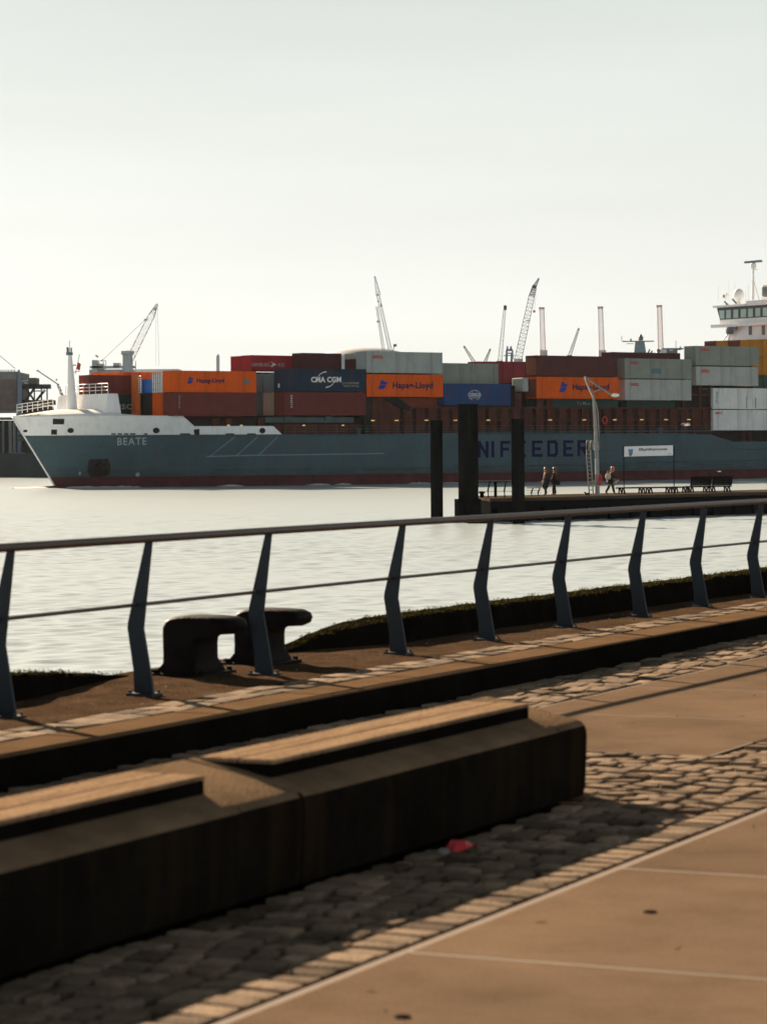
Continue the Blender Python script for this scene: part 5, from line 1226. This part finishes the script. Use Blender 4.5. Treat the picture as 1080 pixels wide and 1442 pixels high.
# slender crane in the middle
d = 640
t = thing('harbour_crane', 'slender steep harbour crane with two thin legs in the middle of the skyline', 'crane', d, 540)
m = MB(); m.lattice(at(551, 500, d), at(532.5, 416, d), .7, .6, .06, 16); m.lattice(at(541, 500, d), at(530.8, 432, d), .55, .4, .055, 14); m.lattice(at(532.8, 416, d), at(527.6, 389, d), 1.0, .2, .07, 5); bgbox(m, 530.5, 533.5, 413, 416, d, .6); bgbox(m, 535.5, 538, 428, 432, d, .6); bgbox(m, 530.5, 534, 451.5, 454, d, .6); seg(m, (534, 425), (531, 424), d, .12); under(t, m, 'jib', M['far_steel'])
m = MB(); bgbox(m, 554, 558.5, 484.5, 488, d, 1); seg(m, (551, 500), (556, 486), d, .1, 3); bgbox(m, 536, 556, 500, 640, d, 4); under(t, m, 'machine_house', M['far_dark'])
t = thing('dome_hall', 'shallow pale dome roof behind the beige half height container', 'building', 900, 512)
m = MB(); c = at(512, 497.5, 900); rows = []
for r, z in ((14, -1), (12, .3), (8, 1.3), (4, 1.75), (.05, 1.9)): rows.append((r, z))
m.lathe([(14, -28)] + rows, c, 24); under(t, m, 'roof', M['far_pale'], smooth=True, sharp=50)
# big lattice crane and neighbours
d = 700
t = thing('lattice_crane', 'tallest grey lattice crane with a bent dark tip leaning right', 'crane', d, 740)
under(t, MB().lattice(at(728, 512, d), at(748.5, 417, d), 1.75, 1.35, .06, 18), 'boom', M['far_steel']); m = MB(); m.lattice(at(748.3, 418, d), at(752.5, 402, d), 1.3, .8, .11, 5); m.lattice(at(752.3, 404, d), at(758.5, 392, d), .8, .2, .09, 4); bgbox(m, 749, 754.5, 402.5, 406, d, .6); under(t, m, 'boom_tip', M['far_dark'])
m = MB(); seg(m, (755.5, 405), (752, 437), d, .03, 3); bgbox(m, 750.3, 753.6, 437, 440, d, .5); under(t, m, 'hook_block', M['orangepost']); m = MB(); bgbox(m, 740, 746.5, 451, 452.3, d, .6); bgbox(m, 724, 736, 505, 640, d, 4); under(t, m, 'platform', M['far_steel'])
t = thing('level_crane', 'thin pale crane boom with a dark head left of the tallest lattice crane', 'crane', 760, 706); d = 760
under(t, MB().lattice(at(703.5, 512, d), at(710.3, 436, d), 1.1, .55, .045, 14), 'boom', M['far_grey']); m = MB(); bgbox(m, 709, 713.3, 430, 436.5, d, .8); bgbox(m, 700, 708, 508, 640, d, 4); under(t, m, 'boom_head', M['far_rust'])
t = thing('straddle_gantry', 'small blue gantry between two crane booms', 'gantry', 720, 716); d = 720; m = MB()
bgbox(m, 712, 722, 491.5, 494, d, 3); bgbox(m, 712, 722, 496.5, 497.8, d, 3); bgbox(m, 713, 715.5, 487.5, 492, d, 3); bgbox(m, 718, 720.5, 487.5, 492, d, 3)
for a_, b_ in (((713, 494), (707, 640)), ((721.5, 494), (722.8, 640)), ((713.5, 494), (713.2, 640)), ((720, 497), (714, 640))): seg(m, a_, b_, d, .22)
bgbox(m, 709, 724, 500, 501, d, 2); under(t, m, 'frame', M['far_blue'])
d = 1100
for i, (x, yt, lb) in enumerate(((762.5, 433, 'faded red and white lattice tower closest to the tallest crane'), (845, 432, 'faded red and white lattice tower just left of the grey mast'), (928, 430, 'faded red and white lattice tower right of the grey mast of another ship'))):
    t = thing('jack_up_leg', lb, 'tower', d, x, 638, 'far red and white lattice towers')
    under(t, MB().lattice(at(x + 2.5, 510, d), at(x, yt, d), 1.9, 1.6, .1, 22), 'lattice', M['far_pink']); m = MB(); bgbox(m, x - 4.5, x + 4, yt - .5, yt + 2.2, d, 2.2); under(t, m, 'top_frame', M['far_pink']); m = MB(); bgbox(m, x - 2, x + 8, 493, 640, d, 6); under(t, m, 'base', M['far_pale'])
for pts, lb, dd in ((((814.5, 463), (802, 500)), 'thin far crane boom between two faded lattice towers', 900), (((653.5, 488), (668, 511)), 'tiny far crane boom above the grey green container, leaning left', 900), (((690, 492), (682, 512)), 'tiny far reddish crane boom above the rose red containers, leaning right', 900)):
    t = thing('far_crane', lb, 'crane', dd, pts[0][0]); under(t, MB().lattice(at(*pts[1], dd), at(*pts[0], dd), .9, .4, .08, 8), 'boom', M['far_rust']); m = MB(); x, y = pts[0]; bgbox(m, x - 1, x + 1, y - 1, y + 1.5, dd, .6); bgbox(m, pts[1][0] - 3, pts[1][0] + 3, pts[1][1], 640, dd, 3); under(t, m, 'boom_head', M['far_rust'])
# other ship's superstructures
d = 560
t = thing('naval_mast', 'grey tapered mast with a wide yard of another ship above the dark maroon strip', 'ship mast', d, 900)
m = MB(); v = []
for k in (0, 5):
    v += [at(x, y, d + k) for x, y in ((892, 500), (910, 500), (907, 481), (894, 481))]
m.add(v, [(0, 1, 2, 3), (7, 6, 5, 4), (0, 4, 5, 1), (1, 5, 6, 2), (2, 6, 7, 3), (3, 7, 4, 0)]); bgbox(m, 885, 917, 500, 640, d, 6); under(t, m, 'tower', M['far_navy'])
m = MB(); bgbox(m, 876, 920.5, 479.7, 481.1, d, 2); m.lathe([(.45, 0), (.5, .4), (.3, 1.0), (.05, 1.3)], at(901.8, 479.5, d), 10); bgbox(m, 898, 906, 474.3, 475, d, .4); seg(m, (875, 480), (875, 473), d, .06, 4); seg(m, (888, 480), (888, 477), d, .15, 4); seg(m, (882, 484), (892, 484), d, .06, 4); under(t, m, 'yard', M['far_dark'])
t = thing('upper_deck', 'dark upper deck of another ship beside the right faded lattice tower', 'ship deck', d, 945)
m = MB(); bgbox(m, 931, 962, 490, 491.7, d, 6); bgbox(m, 937, 953.5, 491.8, 640, d, 6); under(t, m, 'roof', M['far_dark']); m = MB(); bgbox(m, 930, 938, 491.8, 500, d - 1, 4); bgbox(m, 942, 947, 492.3, 494, d - .2, .1); under(t, m, 'cabin', M['far_pale']); m = MB(); m.ball(at(927, 494, d - 1.5), .42, .3, .42); seg(m, (951.3, 490), (951.3, 479.5), d, .05, 4); seg(m, (957.5, 490), (957.5, 488), d, .15, 4); seg(m, (912, 497), (914.5, 492), d, .15, 4); seg(m, (916, 497), (918, 494), d, .15, 4); under(t, m, 'deck_fittings', M['far_dark'])

# ================================================================== HAZE, SKY, SUN, CAMERA
HAZE = True
if HAZE:
    hm = bpy.data.materials.new('haze_air'); hm.use_nodes = True; nt = hm.node_tree
    for n in list(nt.nodes):
        if n.type != 'OUTPUT_MATERIAL': nt.nodes.remove(n)
    pv_ = nt.nodes.new('ShaderNodeVolumePrincipled'); pv_.inputs['Color'].default_value = (.85, .93, 1, 1); pv_.inputs['Density'].default_value = .00002; pv_.inputs['Anisotropy'].default_value = .15
    nt.links.new(pv_.outputs['Volume'], nt.nodes['Material Output'].inputs['Volume'])
    hz = MB().box((-720, -100, -6), (720, 1520, 90)).build('haze', hm); tag(hz, 'thin pale haze over the river', kind='stuff')
SUN_EL, SUN_AZ = 22.0, -29.5                             # azimuth from the view axis, negative = left
w = bpy.data.worlds.new('World'); scene.world = w; w.use_nodes = True; nt = w.node_tree; N = nt.nodes; L = nt.links
bg = N['Background']; sky = N.new('ShaderNodeTexSky'); sky.sky_type = 'NISHITA'; sky.sun_disc = False
sky.sun_elevation = rad(SUN_EL); sky.sun_rotation = rad(SUN_AZ); sky.air_density = 1.0; sky.dust_density = 1.0; sky.ozone_density = 1.5
hsv = N.new('ShaderNodeHueSaturation'); hsv.inputs['Saturation'].default_value = .35
L.new(sky.outputs['Color'], hsv.inputs['Color'])
SKY_STR, VEIL = .05, .288
dirn = Vector((math.sin(rad(SUN_AZ)) * math.cos(rad(SUN_EL)), math.cos(rad(SUN_AZ)) * math.cos(rad(SUN_EL)), math.sin(rad(SUN_EL))))
def math_(op, a, b_=None):
    n = N.new('ShaderNodeMath'); n.operation = op
    for i, v in enumerate((a, b_)):
        if v is None: continue
        if isinstance(v, (int, float)): n.inputs[i].default_value = v
        else: L.new(v, n.inputs[i])
    return n.outputs[0]
# thin high cloud: brightest towards the sun and the horizon
tc = N.new('ShaderNodeTexCoord'); sp = N.new('ShaderNodeSeparateXYZ'); L.new(tc.outputs['Generated'], sp.inputs[0])
dt = N.new('ShaderNodeVectorMath'); dt.operation = 'DOT_PRODUCT'; L.new(tc.outputs['Generated'], dt.inputs[0]); dt.inputs[1].default_value = (math.sin(rad(-3)), math.cos(rad(-3)), 0)
az = math_('POWER', math_('MULTIPLY_ADD', dt.outputs['Value'], .5), 1.6); az.node.inputs[0].links[0].from_node.inputs[2].default_value = .5
az = math_('MULTIPLY_ADD', az, .90); az.node.inputs[2].default_value = .10
ds = N.new('ShaderNodeVectorMath'); ds.operation = 'DOT_PRODUCT'; L.new(tc.outputs['Generated'], ds.inputs[0]); ds.inputs[1].default_value = dirn
glow = math_('MULTIPLY_ADD', math_('POWER', math_('MAXIMUM', ds.outputs['Value'], 0), 60), 6.0); glow.node.inputs[2].default_value = 0
az = math_('ADD', az, glow)
up = math_('MAXIMUM', sp.outputs['Z'], 0)
el = math_('DIVIDE', 1.0, math_('ADD', 1.0, math_('POWER', math_('DIVIDE', up, .33), 2.4)))
mp = N.new('ShaderNodeMapping'); mp.inputs['Scale'].default_value = (1.5, 1.5, 14); L.new(tc.outputs['Generated'], mp.inputs['Vector'])
cn = N.new('ShaderNodeTexNoise'); cn.inputs['Scale'].default_value = 2.2; cn.inputs['Detail'].default_value = 3; L.new(mp.outputs['Vector'], cn.inputs['Vector'])
cl = math_('MULTIPLY_ADD', cn.outputs['Fac'], .22); cl.node.inputs[2].default_value = .89
veil = math_('MULTIPLY', math_('MULTIPLY', az, el), math_('MULTIPLY', cl, VEIL / SKY_STR))
rp = N.new('ShaderNodeValToRGB'); rp.color_ramp.elements[0].position = 0; rp.color_ramp.elements[0].color = (1, .995, .93, 1); rp.color_ramp.elements[1].position = .16; rp.color_ramp.elements[1].color = (.945, 1, .945, 1)
L.new(up, rp.inputs['Fac'])
vm = N.new('ShaderNodeVectorMath'); vm.operation = 'SCALE'; L.new(rp.outputs['Color'], vm.inputs[0]); L.new(veil, vm.inputs['Scale'])
# unseen bluish band opposite the sun, added to fill the shaded ship side
an = math_('MULTIPLY_ADD', dt.outputs['Value'], -.5); an.node.inputs[2].default_value = .5
low = math_('MULTIPLY', math_('MULTIPLY', an, math_('POWER', 2.718, math_('MULTIPLY', up, -3.2))), .49 / SKY_STR)
v2 = N.new('ShaderNodeVectorMath'); v2.operation = 'SCALE'; v2.inputs[0].default_value = (.80, .93, 1.0); L.new(low, v2.inputs['Scale'])
v3 = N.new('ShaderNodeVectorMath'); v3.operation = 'ADD'; L.new(vm.outputs['Vector'], v3.inputs[0]); L.new(v2.outputs['Vector'], v3.inputs[1]); vm = v3
mx = N.new('ShaderNodeMixRGB'); mx.inputs[0].default_value = .92; L.new(hsv.outputs['Color'], mx.inputs[1]); L.new(vm.outputs['Vector'], mx.inputs[2])
L.new(mx.outputs[0], bg.inputs['Color']); bg.inputs['Strength'].default_value = SKY_STR
sl_ = bpy.data.lights.new('sun', 'SUN'); sl_.energy = 5.0; sl_.angle = rad(.6); sl_.color = (1, .765, .53); so = bpy.data.objects.new('sun', sl_); COL.objects.link(so)
dirn = Vector((math.sin(rad(SUN_AZ)) * math.cos(rad(SUN_EL)), math.cos(rad(SUN_AZ)) * math.cos(rad(SUN_EL)), math.sin(rad(SUN_EL))))
so.rotation_euler = (-dirn).to_track_quat('-Z', 'Y').to_euler(); so.location = (0, 0, 60)
cam = bpy.data.cameras.new('camera'); co = bpy.data.objects.new('camera', cam); COL.objects.link(co); scene.camera = co
cam.sensor_fit = 'VERTICAL'; cam.sensor_height = 36; cam.sensor_width = 27; cam.lens = F / 1442 * 36
cam.shift_y = -(721 - YH) / 1442; cam.clip_start = .5; cam.clip_end = 4000
co.matrix_world = Matrix.Translation((0, 0, HW)) @ Matrix.Rotation(rad(90), 4, 'X') @ Matrix.Rotation(-K, 4, 'Z')
cam.dof.use_dof = True; cam.dof.focus_distance = 65; cam.dof.aperture_fstop = 5.0
vs_ = scene.view_settings; scene.display_settings.display_device = 'sRGB'; vs_.view_transform = 'Standard'; vs_.look = 'None'; vs_.exposure = 1.6; vs_.gamma = 1
